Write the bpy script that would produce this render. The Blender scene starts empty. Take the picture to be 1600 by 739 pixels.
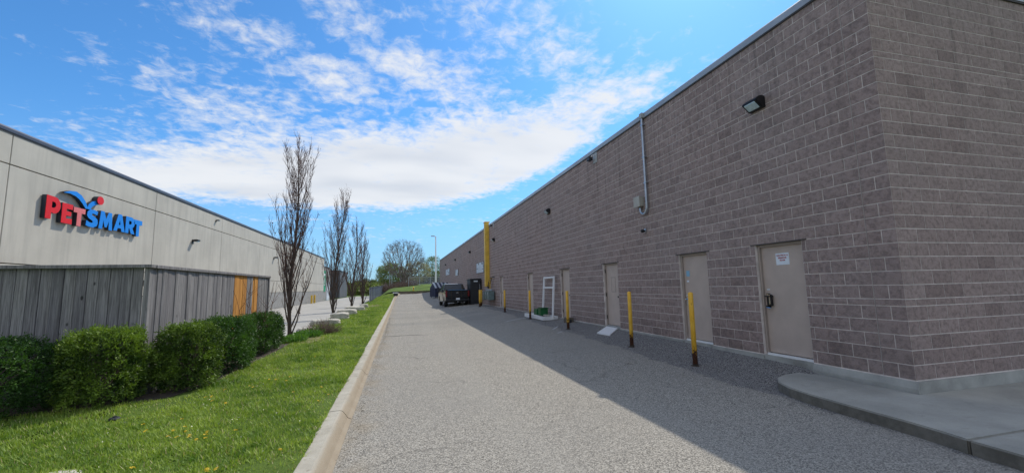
import bpy, bmesh, math, random
import numpy as np
from mathutils import Vector, Matrix, noise
random.seed(7); rng = np.random.default_rng(7)
SC = bpy.context.scene
COL = SC.collection
R = math.radians
# ------------------------------------------------------------------ camera
CAMZ = 1.71
cd = bpy.data.cameras.new('camera'); cam = bpy.data.objects.new('camera', cd); COL.objects.link(cam)
cd.sensor_width = 36; cd.lens = 653.96/1600*36; cd.clip_start = .05; cd.clip_end = 3000
yaw, pitch, roll = .26360, .11870, -.02250
cy, sy, cp, sp, cr, sr = math.cos(yaw), math.sin(yaw), math.cos(pitch), math.sin(pitch), math.cos(roll), math.sin(roll)
fw = Vector((sy*cp, cy*cp, sp)); rt = Vector((cy, -sy, 0)); up = rt.cross(fw)
rt2 = cr*rt + sr*up; up2 = -sr*rt + cr*up
cam.matrix_world = Matrix(((rt2.x, up2.x, -fw.x, 0), (rt2.y, up2.y, -fw.y, 0), (rt2.z, up2.z, -fw.z, CAMZ), (0, 0, 0, 1)))
SC.camera = cam
SC.view_settings.view_transform = 'Standard'; SC.view_settings.look = 'None'
SC.view_settings.exposure = 0.6; SC.view_settings.gamma = 1
SC.cycles.max_bounces = 6; SC.cycles.diffuse_bounces = 3; SC.cycles.transparent_max_bounces = 8
# ------------------------------------------------------------------ sun and sky
SUN_DIR = Vector((1.0, 1.12, 1.76)).normalized()          # towards the sun
sun_el = math.asin(SUN_DIR.z); sun_az = math.atan2(SUN_DIR.x, SUN_DIR.y)
sl = bpy.data.lights.new('sun', 'SUN'); sl.energy = 2.3; sl.angle = R(.53); sl.color = (1, .93, .80)
so = bpy.data.objects.new('sun', sl); COL.objects.link(so)
so.rotation_euler = SUN_DIR.to_track_quat('Z', 'Y').to_euler()
W = bpy.data.worlds.new('World'); SC.world = W; W.use_nodes = True
SKY_STRENGTH = .15
class NT:
    def __init__(s, tree): s.t = tree; s.n = tree.nodes; s.l = tree.links
    def new(s, typ, **kw):
        n = s.n.new(typ)
        for k, v in kw.items(): setattr(n, k, v)
        return n
    def set(s, sock, v):
        if hasattr(v, 'is_linked') or isinstance(v, bpy.types.NodeSocket): s.l.new(v, sock)
        else: sock.default_value = v
    def math(s, op, a, b=None, c=None, clamp=False):
        n = s.new('ShaderNodeMath', operation=op); n.use_clamp = clamp
        s.set(n.inputs[0], a)
        if b is not None: s.set(n.inputs[1], b)
        if c is not None: s.set(n.inputs[2], c)
        return n.outputs[0]
    def mix(s, f, a, b, typ='MIX'):
        n = s.new('ShaderNodeMix', data_type='RGBA', blend_type=typ)
        s.set(n.inputs[0], f); s.set(n.inputs[6], a if not isinstance(a, tuple) else (*a[:3], 1)); s.set(n.inputs[7], b if not isinstance(b, tuple) else (*b[:3], 1))
        return n.outputs[2]
    def noise(s, vec, scale, detail=4, rough=.55, dist=0):
        n = s.new('ShaderNodeTexNoise'); n.inputs['Scale'].default_value = scale; n.inputs['Detail'].default_value = detail
        n.inputs['Roughness'].default_value = rough; n.inputs['Distortion'].default_value = dist
        if vec is not None: s.l.new(vec, n.inputs['Vector'])
        return n.outputs[0]
    def ramp(s, f, lo, hi, smooth=True):
        n = s.new('ShaderNodeMapRange'); n.interpolation_type = 'SMOOTHSTEP' if smooth else 'LINEAR'
        s.set(n.inputs[0], f); s.set(n.inputs[1], lo); s.set(n.inputs[2], hi); return n.outputs[0]
    def sep(s, v):
        n = s.new('ShaderNodeSeparateXYZ'); s.l.new(v, n.inputs[0]); return n.outputs
    def comb(s, x, y, z):
        n = s.new('ShaderNodeCombineXYZ'); s.set(n.inputs[0], x); s.set(n.inputs[1], y); s.set(n.inputs[2], z); return n.outputs[0]
    def scale(s, v, xyz):
        n = s.new('ShaderNodeMapping'); s.l.new(v, n.inputs[0]); n.inputs['Scale'].default_value = xyz; return n.outputs[0]

def build_world():
    t = NT(W.node_tree); t.n.clear()
    out = t.new('ShaderNodeOutputWorld'); bg = t.new('ShaderNodeBackground')
    sky = t.new('ShaderNodeTexSky', sky_type='NISHITA'); sky.sun_disc = False
    sky.sun_elevation = sun_el; sky.sun_rotation = sun_az
    sky.air_density = 1.0; sky.dust_density = .6; sky.ozone_density = 2.0; sky.altitude = 100
    tc = t.new('ShaderNodeTexCoord'); g = tc.outputs['Generated']
    x, y, z = t.sep(g)
    zz = t.math('MAXIMUM', z, .0)
    zp = t.math('ADD', zz, .12)
    # clouds lie on a flat deck: project the direction on to it
    px, py = t.math('DIVIDE', x, zp), t.math('DIVIDE', y, zp)
    pv = t.comb(px, py, 0)
    az = t.math('MULTIPLY', t.math('ARCTAN2', x, y), 57.2958)
    el = t.math('MULTIPLY', t.math('ARCSINE', z), 57.2958)
    # where the banks stand in the sky (azimuth, elevation, radii, tilt)
    blobs = [(-19, 12.6, 16, 4.2, 6, .92), (-3, 14.0, 23, 7.0, 4, .98), (12, 17.5, 19, 6.0, 8, .98), (24, 22, 12, 4.5, 14, .6),
             (-17, 28.5, 9, 2.8, -5, .40), (-7, 25.5, 12, 3.4, -14, .46), (4, 27.5, 14, 3.8, -16, .48), (-5, 32.5, 13, 2.8, -20, .30),
             (-18, 20.5, 11, 4.4, -8, .36), (13, 34, 11, 4.5, -10, .36), (23, 30, 11, 4.0, -12, .34), (33, 24, 11, 4, 10, .46), (30, 30, 14, 4, 0, .20),
             (-75, 25, 20, 8, 0, .4), (75, 30, 25, 9, 0, .4), (130, 30, 40, 12, 0, .5), (-140, 35, 40, 12, 0, .5)]
    m = None
    for (a0, e0, ra, re, rot, w) in blobs:
        c_, s_ = math.cos(R(rot)), math.sin(R(rot))
        da, de = t.math('SUBTRACT', az, a0), t.math('SUBTRACT', el, e0)
        u = t.math('ADD', t.math('MULTIPLY', da, c_/ra), t.math('MULTIPLY', de, s_/ra))
        v = t.math('ADD', t.math('MULTIPLY', da, -s_/re), t.math('MULTIPLY', de, c_/re))
        d2 = t.math('ADD', t.math('MULTIPLY', u, u), t.math('MULTIPLY', v, v))
        gss = t.math('MULTIPLY', t.math('EXPONENT', t.math('MULTIPLY', t.math('POWER', d2, 1.35), -1.0)), w)
        m = gss if m is None else t.math('MAXIMUM', m, gss)
    warp = t.noise(pv, 1.6, 3, .5)
    # the big bank has a flat, fairly sharp base
    da5 = t.math('MAXIMUM', t.math('ADD', az, 5.0), 0.0)
    base_el = t.math('ADD', 9.9, t.math('MULTIPLY', t.math('MULTIPLY', da5, da5), .0088))
    base_el = t.math('ADD', base_el, t.math('MULTIPLY', t.math('SUBTRACT', t.noise(pv, 1.1, 3, .5), .5), 3.0))
    under = t.ramp(t.math('SUBTRACT', el, base_el), -.8, 1.8)
    under = t.math('ADD', t.math('MULTIPLY', under, .84), .16)
    m = t.math('MULTIPLY', m, t.math('MAXIMUM', under, t.ramp(t.math('ABSOLUTE', t.math('SUBTRACT', az, 5.0)), 48.0, 60.0)))
    n1 = t.noise(pv, 3.2, 7, .62, .25)
    n2 = t.noise(t.scale(pv, (1, 1.5, 1)), 9.5, 6, .62, .3)
    nn = t.math('ADD', t.math('MULTIPLY', n1, .55), t.math('MULTIPLY', n2, .45))
    # thin streaky cloud added out of view, denser overhead, to lift ambient light
    far = t.math('MAXIMUM', t.ramp(el, 42.0, 60.0), t.ramp(t.math('ABSOLUTE', t.math('SUBTRACT', az, 15.0)), 62.0, 95.0))
    m = t.math('MAXIMUM', m, t.math('MULTIPLY', far, .52))
    dens = t.math('ADD', nn, t.math('MULTIPLY', m, .56))
    dens = t.math('ADD', dens, t.math('MULTIPLY', t.math('SUBTRACT', warp, .5), .12))
    rip = t.noise(t.scale(pv, (1.2, 1, 1)), 15.0, 5, .62, .5)
    dens = t.math('ADD', dens, t.math('MULTIPLY', t.math('SUBTRACT', rip, .5), t.math('ADD', .12, t.math('MULTIPLY', t.ramp(m, .9, .45), .46))))
    cov = t.math('POWER', t.ramp(dens, .56, .98), .8)
    haze = t.ramp(el, 26.0, 0.0)
    # thickness shades the underside of the bank slightly
    thick = t.ramp(t.noise(t.scale(pv, (.5, 1.0, 1)), 1.7, 3, .5), .35, .7)
    cc = t.mix(t.math('MULTIPLY', thick, t.ramp(m, .45, .95)), (3.85, 3.92, 4.02), (2.95, 3.13, 3.42))
    base = t.mix(1.0, sky.outputs[0], (.275, .555, .77), 'MULTIPLY')
    pale = t.mix(t.math('MULTIPLY', t.math('POWER', haze, 2.2), .62), base, (1.6, 2.4, 3.5))
    col = t.mix(t.math('MULTIPLY', cov, .94), pale, cc)
    t.l.new(col, bg.inputs[0]); bg.inputs[1].default_value = SKY_STRENGTH
    t.l.new(bg.outputs[0], out.inputs[0])
build_world()

# ------------------------------------------------------------------ materials
def newmat(name):
    m = bpy.data.materials.new(name); m.use_nodes = True
    t = NT(m.node_tree); b = t.n['Principled BSDF']
    return m, t, b
def mat(name, col, rough=.6, metal=0, var=.12, vs=6, bump=0, bs=60, spec=.5, vec=None, tone=0, dirt=None, coat=0):
    m, t, b = newmat(name)
    geo = t.new('ShaderNodeNewGeometry'); P = geo.outputs['Position']
    if vec: P = t.scale(P, vec)
    c = (*col, 1)
    if var:
        n = t.noise(P, vs, 5, .6)
        c = t.mix(t.ramp(n, .25, .75), tuple(k*(1-var) for k in col), tuple(min(1, k*(1+var)) for k in col))
    if tone:
        a = t.new('ShaderNodeAttribute', attribute_name='tone')
        k = t.math('ADD', t.math('MULTIPLY', t.math('SUBTRACT', a.outputs['Fac'], .5), tone), 1)
        c = t.mix(1, c, t.comb(k, k, k), 'MULTIPLY')
    if dirt:
        dn = t.noise(P, dirt[1], 6, .7)
        c = t.mix(t.math('MULTIPLY', t.ramp(dn, dirt[2], dirt[2]+.12), dirt[3] if len(dirt) > 3 else 1), c, dirt[0])
    t.set(b.inputs['Base Color'], c); b.inputs['Roughness'].default_value = rough; b.inputs['Metallic'].default_value = metal
    b.inputs['Specular IOR Level'].default_value = spec; b.inputs['Coat Weight'].default_value = coat
    if bump:
        bn = t.noise(P, bs, 4, .6); bp = t.new('ShaderNodeBump'); bp.inputs['Strength'].default_value = bump; bp.inputs['Distance'].default_value = .01
        t.l.new(bn, bp.inputs['Height']); t.l.new(bp.outputs[0], b.inputs['Normal'])
    return m
M = {}
def mk_block():
    m, t, b = newmat('split_face_block')
    P = t.new('ShaderNodeNewGeometry').outputs['Position']
    a = t.new('ShaderNodeAttribute', attribute_name='tone').outputs['Fac']
    big = t.noise(P, .35, 3, .5); mid = t.noise(P, 14, 6, .65); fine = t.noise(P, 85, 4, .7)
    c = t.mix(t.math('ADD', t.math('MULTIPLY', a, .9), .05), (.275, .204, .186), (.425, .326, .298))
    c = t.mix(t.math('MULTIPLY', t.ramp(fine, .45, .72), .45), c, (.46, .38, .355))
    c = t.mix(t.math('MULTIPLY', t.ramp(mid, .58, .34), .55), c, (.14, .105, .10))
    c = t.mix(t.math('MULTIPLY', t.ramp(big, .35, .7), .25), c, (.28, .255, .25))
    # rain streaks below the parapet
    st = t.noise(t.scale(P, (7, 7, .35)), 1.0, 4, .6)
    z = t.sep(P)[2]
    c = t.mix(t.math('MULTIPLY', t.math('MULTIPLY', t.ramp(st, .50, .70), t.ramp(z, 2.4, 6.2)), .5), c, (.11, .09, .085))
    # splash dirt at the foot, pale salts in places
    sp = t.math('MULTIPLY', t.ramp(z, 1.1, .3), t.ramp(t.noise(P, 2.2, 5, .65), .38, .65))
    c = t.mix(t.math('MULTIPLY', sp, .38), c, (.13, .10, .085))
    ef = t.ramp(t.noise(t.scale(P, (1, 1, .6)), 1.1, 6, .7), .62, .76)
    c = t.mix(t.math('MULTIPLY', ef, .22), c, (.48, .43, .40))
    t.set(b.inputs['Base Color'], c); b.inputs['Roughness'].default_value = .93; b.inputs['Specular IOR Level'].default_value = .25
    bp = t.new('ShaderNodeBump'); bp.inputs['Strength'].default_value = 1.0; bp.inputs['Distance'].default_value = .022
    h = t.math('ADD', t.math('MULTIPLY', mid, .8), t.math('MULTIPLY', fine, .35)); t.l.new(h, bp.inputs['Height']); t.l.new(bp.outputs[0], b.inputs['Normal'])
    return m
M['block'] = mk_block()
M['mortar'] = mat('mortar', (.68, .61, .57), .95, var=.22, vs=5, bump=.4, bs=120, spec=.2)
M['concrete'] = mat('poured_concrete', (.36, .36, .335), .9, var=.25, vs=2.5, bump=.5, bs=90, spec=.25, dirt=((.20, .19, .165), 1.7, .56, .6))
def mk_kerb():
    m, t, b = newmat('kerb_concrete')
    P = t.new('ShaderNodeNewGeometry').outputs['Position']
    x, y, z = t.sep(P)
    n = t.noise(P, 3.0, 6, .65); f = t.noise(P, 60, 4, .7)
    c = t.mix(t.ramp(n, .3, .7), (.34, .31, .255), (.46, .43, .365))
    low = t.ramp(t.math('ADD', x, t.math('MULTIPLY', t.math('SUBTRACT', n, .5), .12)), -.76, -.68)
    c = t.mix(t.math('MULTIPLY', low, .7), c, (.27, .205, .135))
    c = t.mix(t.math('MULTIPLY', t.ramp(f, .55, .75), .4), c, (.2, .175, .14))
    c = t.mix(t.math('MULTIPLY', t.ramp(t.noise(P, 11, 5, .75), .6, .68), .5), c, (.15, .13, .1))
    t.set(b.inputs['Base Color'], c); b.inputs['Roughness'].default_value = .92
    bp = t.new('ShaderNodeBump'); bp.inputs['Strength'].default_value = .6; bp.inputs['Distance'].default_value = .01
    t.l.new(t.math('ADD', n, f), bp.inputs['Height']); t.l.new(bp.outputs[0], b.inputs['Normal'])
    return m
M['kerb'] = mk_kerb()
STRIPX, STRIPK = 5.40, -.018
def mk_asphalt():
    m, t, b = newmat('worn_asphalt')
    P = t.new('ShaderNodeNewGeometry').outputs['Position']
    x, y, z = t.sep(P)
    def vor(scale, rnd=1):
        v = t.new('ShaderNodeTexVoronoi'); v.inputs['Scale'].default_value = scale; t.l.new(P, v.inputs['Vector']); return v
    v1 = vor(98); v2 = vor(190)
    g1 = t.sep(v1.outputs['Color'])[0]; g2 = t.sep(v2.outputs['Color'])[1]
    big = t.noise(P, .22, 4, .55); mid = t.noise(P, 1.6, 5, .6)
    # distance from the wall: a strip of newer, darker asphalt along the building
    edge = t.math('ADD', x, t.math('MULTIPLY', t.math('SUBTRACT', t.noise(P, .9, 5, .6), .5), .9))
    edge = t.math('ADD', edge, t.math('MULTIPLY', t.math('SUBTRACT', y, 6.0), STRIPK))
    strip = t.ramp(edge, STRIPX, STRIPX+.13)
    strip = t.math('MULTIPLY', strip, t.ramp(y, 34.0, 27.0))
    stone = t.ramp(g1, .15, .95, False)
    c = t.mix(stone, (.085, .078, .068), (.51, .475, .415))
    c = t.mix(t.math('MULTIPLY', g2, .25), c, (.30, .29, .27))
    c = t.mix(t.math('MULTIPLY', t.ramp(big, .4, .65), .35), c, (.24, .23, .215))
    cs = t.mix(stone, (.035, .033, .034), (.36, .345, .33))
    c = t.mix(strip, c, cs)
    # cracks and a patched band across the lane, old oil marks
    wv = t.noise(t.scale(P, (.5, 1.0, 1)), .8, 5, .6)
    crack = t.ramp(t.math('ABSOLUTE', t.math('SUBTRACT', t.math('ADD', y, t.math('MULTIPLY', wv, 1.2)), 16.9)), .13, .04)
    crack = t.math('MULTIPLY', crack, t.ramp(x, 2.0, -.1))
    c = t.mix(t.math('MULTIPLY', crack, .8), c, (.05, .048, .045))
    band = t.math('MULTIPLY', t.ramp(y, 17.2, 19.5), t.ramp(t.noise(t.scale(P, (.25, .6, 1)), .6, 4, .6), .42, .62))
    c = t.mix(t.math('MULTIPLY', band, .5), c, (.19, .185, .17))
    # worn wheel tracks run along the lane
    wx_ = t.math('ADD', x, t.math('MULTIPLY', t.math('SUBTRACT', t.noise(t.scale(P, (.2, .08, 1)), 1, 3, .5), .5), 1.2))
    trk = t.math('MAXIMUM', t.ramp(t.math('ABSOLUTE', t.math('SUBTRACT', wx_, 1.3)), .42, .05), t.ramp(t.math('ABSOLUTE', t.math('SUBTRACT', wx_, 3.1)), .42, .05))
    c = t.mix(t.math('MULTIPLY', t.math('MULTIPLY', trk, mid), .32), c, (.33, .315, .285))
    vc = t.new('ShaderNodeTexVoronoi', feature='DISTANCE_TO_EDGE'); vc.inputs['Scale'].default_value = .33
    wv3 = t.new('ShaderNodeTexNoise'); wv3.inputs['Scale'].default_value = 1.3; wv3.inputs['Detail'].default_value = 5; t.l.new(P, wv3.inputs['Vector'])
    vadd = t.new('ShaderNodeVectorMath', operation='MULTIPLY_ADD'); t.l.new(wv3.outputs[1], vadd.inputs[0]); vadd.inputs[1].default_value = (1.1, 1.1, 0); t.l.new(P, vadd.inputs[2]); t.l.new(vadd.outputs[0], vc.inputs['Vector'])
    hair = t.math('MULTIPLY', t.ramp(vc.outputs['Distance'], .010, .002), t.ramp(t.noise(P, .35, 2, .5), .50, .60))
    c = t.mix(t.math('MULTIPLY', hair, .35), c, (.055, .052, .048))
    oil = t.ramp(t.noise(P, .55, 3, .5), .64, .74)
    c = t.mix(t.math('MULTIPLY', oil, .22), c, (.10, .095, .09))
    dust = t.math('MULTIPLY', t.ramp(x, -.05, -.55), t.ramp(mid, .35, .7))
    c = t.mix(t.math('MULTIPLY', dust, .6), c, (.27, .22, .155))
    t.set(b.inputs['Base Color'], c); b.inputs['Roughness'].default_value = .9; b.inputs['Specular IOR Level'].default_value = .3
    bp = t.new('ShaderNodeBump'); bp.inputs['Strength'].default_value = .75; bp.inputs['Distance'].default_value = .006
    t.l.new(t.math('SUBTRACT', 1.0, v1.outputs['Distance']), bp.inputs['Height']); t.l.new(bp.outputs[0], b.inputs['Normal'])
    return m
M['asphalt'] = mk_asphalt()
def mk_sidewalk():
    m, t, b = newmat('sidewalk_concrete')
    P = t.new('ShaderNodeNewGeometry').outputs['Position']; z = t.sep(P)[2]
    n = t.noise(P, 1.3, 6, .6); f = t.noise(P, 160, 3, .75); s = t.noise(P, 6, 6, .7)
    c = t.mix(t.ramp(n, .3, .7), (.30, .295, .265), (.41, .40, .36))
    c = t.mix(t.math('MULTIPLY', t.ramp(f, .5, .7), .5), c, (.12, .12, .115))
    c = t.mix(t.math('MULTIPLY', t.ramp(s, .56, .7), .35), c, (.14, .14, .13))
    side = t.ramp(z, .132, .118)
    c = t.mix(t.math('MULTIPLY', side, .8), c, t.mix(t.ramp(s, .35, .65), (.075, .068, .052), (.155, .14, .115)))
    t.set(b.inputs['Base Color'], c); b.inputs['Roughness'].default_value = .92
    bp = t.new('ShaderNodeBump'); bp.inputs['Strength'].default_value = .7; bp.inputs['Distance'].default_value = .006
    t.l.new(t.math('ADD', f, s), bp.inputs['Height']); t.l.new(bp.outputs[0], b.inputs['Normal'])
    return m
M['sidewalk'] = mk_sidewalk()
def mk_panel():
    m, t, b = newmat('precast_panel')
    P = t.new('ShaderNodeNewGeometry').outputs['Position']; z = t.sep(P)[2]
    n = t.noise(P, .5, 5, .6); f = t.noise(P, 40, 4, .7); st = t.noise(t.scale(P, (3, 3, .22)), 1, 5, .6)
    a = t.new('ShaderNodeAttribute', attribute_name='tone').outputs['Fac']
    c = t.mix(t.ramp(n, .3, .7), (.44, .41, .355), (.52, .485, .42))
    c = t.mix(t.math('MULTIPLY', t.ramp(st, .42, .70), .42), c, (.33, .31, .275))
    c = t.mix(t.math('MULTIPLY', t.ramp(f, .5, .8), .12), c, (.25, .24, .22))
    t.set(b.inputs['Base Color'], c); b.inputs['Roughness'].default_value = .93
    bp = t.new('ShaderNodeBump'); bp.inputs['Strength'].default_value = .3; bp.inputs['Distance'].default_value = .01
    t.l.new(f, bp.inputs['Height']); t.l.new(bp.outputs[0], b.inputs['Normal'])
    return m
M['panel'] = mk_panel()
M['dado'] = mat('grey_dado_block', (.27, .265, .255), .9, var=.2, vs=3, bump=.4, bs=50)
M['joint'] = mat('dark_joint', (.045, .043, .042), .9, var=0)
M['jointfill'] = mat('joint_sealant', (.30, .26, .24), .8, var=.3, vs=2)
M['cap'] = mat('parapet_metal', (.36, .38, .41), .45, .25, var=.12, vs=1.5)
M['capdark'] = mat('dark_parapet_metal', (.10, .098, .12), .4, .4, var=.1, vs=1.5)
def mk_wood(name, a, bcol, sc=1.0):
    m, t, b = newmat(name)
    geo = t.new('ShaderNodeNewGeometry'); P = geo.outputs['Position']
    rnd = t.new('ShaderNodeObjectInfo').outputs['Random']
    off = t.new('ShaderNodeVectorMath', operation='ADD'); t.l.new(P, off.inputs[0]); t.l.new(t.comb(t.math('MULTIPLY', rnd, 37.0), t.math('MULTIPLY', rnd, 11.0), t.math('MULTIPLY', rnd, 5.0)), off.inputs[1])
    P2 = off.outputs[0]
    g = t.noise(t.scale(P2, (16, 16, .55)), 3.0, 6, .65, .3); g2 = t.noise(t.scale(P2, (60, 60, 2.2)), 2.0, 4, .6)
    v = t.new('ShaderNodeTexVoronoi'); v.inputs['Scale'].default_value = 2.6; t.l.new(t.scale(P2, (1.7, 1.7, .9)), v.inputs['Vector'])
    knot = t.ramp(v.outputs['Distance'], .11, .05)
    c = t.mix(t.ramp(g, .3, .7), a, bcol)
    k = t.math('ADD', t.math('MULTIPLY', rnd, .34), .76)
    c = t.mix(1, c, t.comb(k, k, t.math('ADD', t.math('MULTIPLY', k, .9), .1)), 'MULTIPLY')
    c = t.mix(t.math('MULTIPLY', t.ramp(g2, .5, .72), .6), c, tuple(q*.4 for q in a))
    c = t.mix(t.math('MULTIPLY', t.ramp(t.noise(t.scale(P2, (5, 5, .4)), 1.3, 5, .6), .55, .72), .45), c, tuple(q*.45 for q in a))
    c = t.mix(t.math('MULTIPLY', knot, .9), c, tuple(q*.22 for q in a))
    t.set(b.inputs['Base Color'], c); b.inputs['Roughness'].default_value = .88; b.inputs['Specular IOR Level'].default_value = .25
    bp = t.new('ShaderNodeBump'); bp.inputs['Strength'].default_value = .5; bp.inputs['Distance'].default_value = .004
    t.l.new(t.math('ADD', g, g2), bp.inputs['Height']); t.l.new(bp.outputs[0], b.inputs['Normal'])
    return m
M['wood'] = mk_wood('weathered_fence_wood', (.16, .152, .155), (.35, .335, .335))
M['newwood'] = mk_wood('fresh_orange_wood', (.50, .21, .045), (.68, .34, .09))
M['postwood'] = mk_wood('post_wood', (.16, .14, .12), (.30, .265, .225))
def mk_yellow(name='chipped_yellow_paint', rust_to=.22, amt=1.0):
    m, t, b = newmat(name)
    tc = t.new('ShaderNodeTexCoord'); O = tc.outputs['Object']; z = t.sep(O)[2]
    P = t.new('ShaderNodeNewGeometry').outputs['Position']
    n = t.noise(t.scale(P, (1, 1, .6)), 26, 6, .7); n2 = t.noise(P, 4, 3, .5)
    c = t.mix(t.ramp(n2, .35, .65), (.86, .48, .04), (.96, .60, .09))
    c = t.mix(t.math('MULTIPLY', t.ramp(t.noise(t.scale(P, (9, 9, 1)), 3, 4, .6), .5, .75), .4), c, (.40, .24, .04))
    thr = t.math('ADD', .30, t.math('MULTIPLY', t.ramp(z, rust_to*.25, rust_to*2.4), .335))
    rust = t.math('MULTIPLY', t.ramp(n, t.math('ADD', thr, .0), t.math('ADD', thr, .03)), amt)
    rc = t.mix(t.ramp(t.noise(P, 60, 4, .7), .4, .65), (.055, .022, .014), (.16, .06, .025))
    c = t.mix(rust, c, rc)
    t.set(b.inputs['Base Color'], c); t.set(b.inputs['Roughness'], t.math('ADD', .45, t.math('MULTIPLY', rust, .45)))
    bp = t.new('ShaderNodeBump'); bp.inputs['Strength'].default_value = .35; bp.inputs['Distance'].default_value = .004
    t.l.new(t.math('SUBTRACT', 1.0, rust), bp.inputs['Height']); t.l.new(bp.outputs[0], b.inputs['Normal'])
    return m
M['yellow'] = mk_yellow()
M['yellowduct'] = mat('yellow_duct_paint', (.72, .46, .06), .55, var=.18, vs=2.5, dirt=((.3, .2, .06), 5, .6, .6))
M['door'] = mat('beige_door_paint', (.50, .41, .355), .55, var=.07, vs=3, bump=.05, bs=30, dirt=((.41, .335, .29), 5, .6, .5))
M['frame'] = mat('door_frame_paint', (.34, .285, .25), .5, var=.08, vs=3)
M['lintel'] = mat('lintel_steel', (.05, .045, .042), .6, var=.2)
M['black'] = mat('black_metal', (.018, .018, .02), .38, .3, var=.1)
M['bplastic'] = mat('black_plastic', (.022, .024, .03), .5, var=.15, vs=3)
M['galv'] = mat('galvanised_steel', (.42, .45, .49), .38, .85, var=.14, vs=8)
M['grey'] = mat('grey_paint', (.36, .37, .37), .5, var=.1)
M['beigebox'] = mat('beige_metal_box', (.40, .38, .33), .5, var=.1)
M['white'] = mat('white_paint', (.78, .79, .80), .45, var=.05, vs=5, dirt=((.5, .49, .46), 4, .62, .5))
M['whitesheet'] = mat('weathered_white_panel', (.58, .62, .68), .5, var=.15, vs=2)
M['lens'] = mat('ribbed_lamp_glass', (.50, .62, .66), .16, 0, var=.15, vs=20, bump=.3, bs=70, spec=.8)
M['teal'] = mat('grey_green_meter', (.17, .235, .235), .45, .2, var=.25, vs=5)
M['green'] = mat('green_plastic', (.006, .10, .028), .4, var=.3, vs=7)
M['paper'] = mat('white_paper', (.74, .80, .86), .6, var=.05)
M['redink'] = mat('red_lettering', (.42, .02, .035), .6, var=0)
M['bluepaper'] = mat('blue_sticker', (.22, .45, .62), .5, var=.1)
M['signred'] = mat('sign_red', (.70, .010, .014), .5, var=.04, spec=.3)
M['signpink'] = mat('sign_faded_red', (.72, .16, .14), .35, var=.06)
M['signblue'] = mat('sign_blue', (.008, .23, .74), .5, var=.04, spec=.3)
M['signside'] = mat('sign_can', (.02, .024, .04), .4, var=.05)
M['signgreen'] = mat('green_banner', (.02, .30, .14), .5, var=.15)
M['bark'] = mat('dark_bark', (.085, .062, .052), .9, var=.35, vs=14, bump=.6, bs=60, vec=(1, 1, .35))
M['greybark'] = mat('grey_bark', (.17, .14, .125), .9, var=.3, vs=3)
M['twig'] = mat('reddish_twig', (.125, .062, .046), .85, var=.3, vs=8)
M['brush'] = mat('pinkish_brush', (.17, .115, .095), .9, var=.35, vs=1.2)
M['dryleaf'] = mat('dry_leaf', (.11, .045, .025), .8, var=.4, vs=20, tone=.8)
def mk_leaf(name, c0, c1, rough=.5, trans=.25, ps=1.5):
    m, t, b = newmat(name)
    P = t.new('ShaderNodeNewGeometry').outputs['Position']
    a = t.new('ShaderNodeAttribute', attribute_name='tone').outputs['Fac']
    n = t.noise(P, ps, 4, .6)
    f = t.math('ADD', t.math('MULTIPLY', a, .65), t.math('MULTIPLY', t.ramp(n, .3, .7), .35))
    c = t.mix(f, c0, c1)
    t.set(b.inputs['Base Color'], c); b.inputs['Roughness'].default_value = rough; b.inputs['Specular IOR Level'].default_value = .35
    tr = t.new('ShaderNodeBsdfTranslucent'); t.set(tr.inputs[0], t.mix(1, c, (1.3, 1.35, .6), 'MULTIPLY'))
    mx = t.new('ShaderNodeMixShader'); mx.inputs[0].default_value = trans
    t.l.new(b.outputs[0], mx.inputs[1]); t.l.new(tr.outputs[0], mx.inputs[2])
    t.l.new(mx.outputs[0], t.n['Material Output'].inputs[0])
    return m
M['yew'] = mk_leaf('dark_yew_leaf', (.008, .034, .010), (.095, .20, .035))
M['yewlight'] = mk_leaf('new_growth_yew_leaf', (.010, .042, .010), (.23, .34, .045))
M['grass'] = mk_leaf('grass_blade', (.060, .155, .014), (.44, .54, .11), .55, .35, 1.1)
M['drygrass'] = mk_leaf('dry_grass_blade', (.30, .27, .12), (.52, .47, .26), .7, .2)
M['plantleaf'] = mk_leaf('perennial_leaf', (.04, .14, .02), (.16, .30, .05))
M['willow'] = mk_leaf('fresh_green_leaf', (.10, .15, .03), (.26, .30, .08), ps=.3)
M['blossom'] = mk_leaf('pale_blossom', (.20, .19, .10), (.50, .46, .32), ps=.3)
M['farleaf'] = mk_leaf('far_leaf', (.05, .085, .035), (.14, .16, .07), ps=.1)
def mk_soil():
    m, t, b = newmat('lawn_soil')
    P = t.new('ShaderNodeNewGeometry').outputs['Position']
    n = t.noise(P, .6, 5, .6); f = t.noise(P, 45, 5, .7); pch = t.noise(P, .45, 4, .6)
    c = t.mix(t.ramp(n, .3, .7), (.045, .085, .014), (.12, .18, .03))
    c = t.mix(t.math('MULTIPLY', t.ramp(f, .45, .7), .6), c, (.13, .20, .04))
    c = t.mix(t.math('MULTIPLY', t.ramp(pch, .62, .72), .7), c, (.20, .16, .095))
    t.set(b.inputs['Base Color'], c); b.inputs['Roughness'].default_value = .95; b.inputs['Specular IOR Level'].default_value = .2
    bp = t.new('ShaderNodeBump'); bp.inputs['Strength'].default_value = .8; bp.inputs['Distance'].default_value = .03
    t.l.new(f, bp.inputs['Height']); t.l.new(bp.outputs[0], b.inputs['Normal'])
    return m
M['lawn'] = mk_soil()
M['soil'] = mat('bare_soil', (.20, .155, .10), .95, var=.35, vs=5, bump=.8, bs=30)
M['mulch'] = mat('dark_mulch', (.055, .042, .03), .95, var=.4, vs=20, bump=.9, bs=50)
M['yard'] = mat('pale_yard_concrete', (.36, .345, .32), .9, var=.12, vs=.7, bump=.2, bs=50, dirt=((.25, .24, .22), 1.1, .6, .5))
M['rock'] = mat('pale_limestone', (.50, .47, .41), .92, var=.25, vs=6, bump=.9, bs=22)
M['carpaint'] = mat('black_car_paint', (.016, .018, .024), .22, .2, var=.05, coat=.6, spec=.5)
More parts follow.
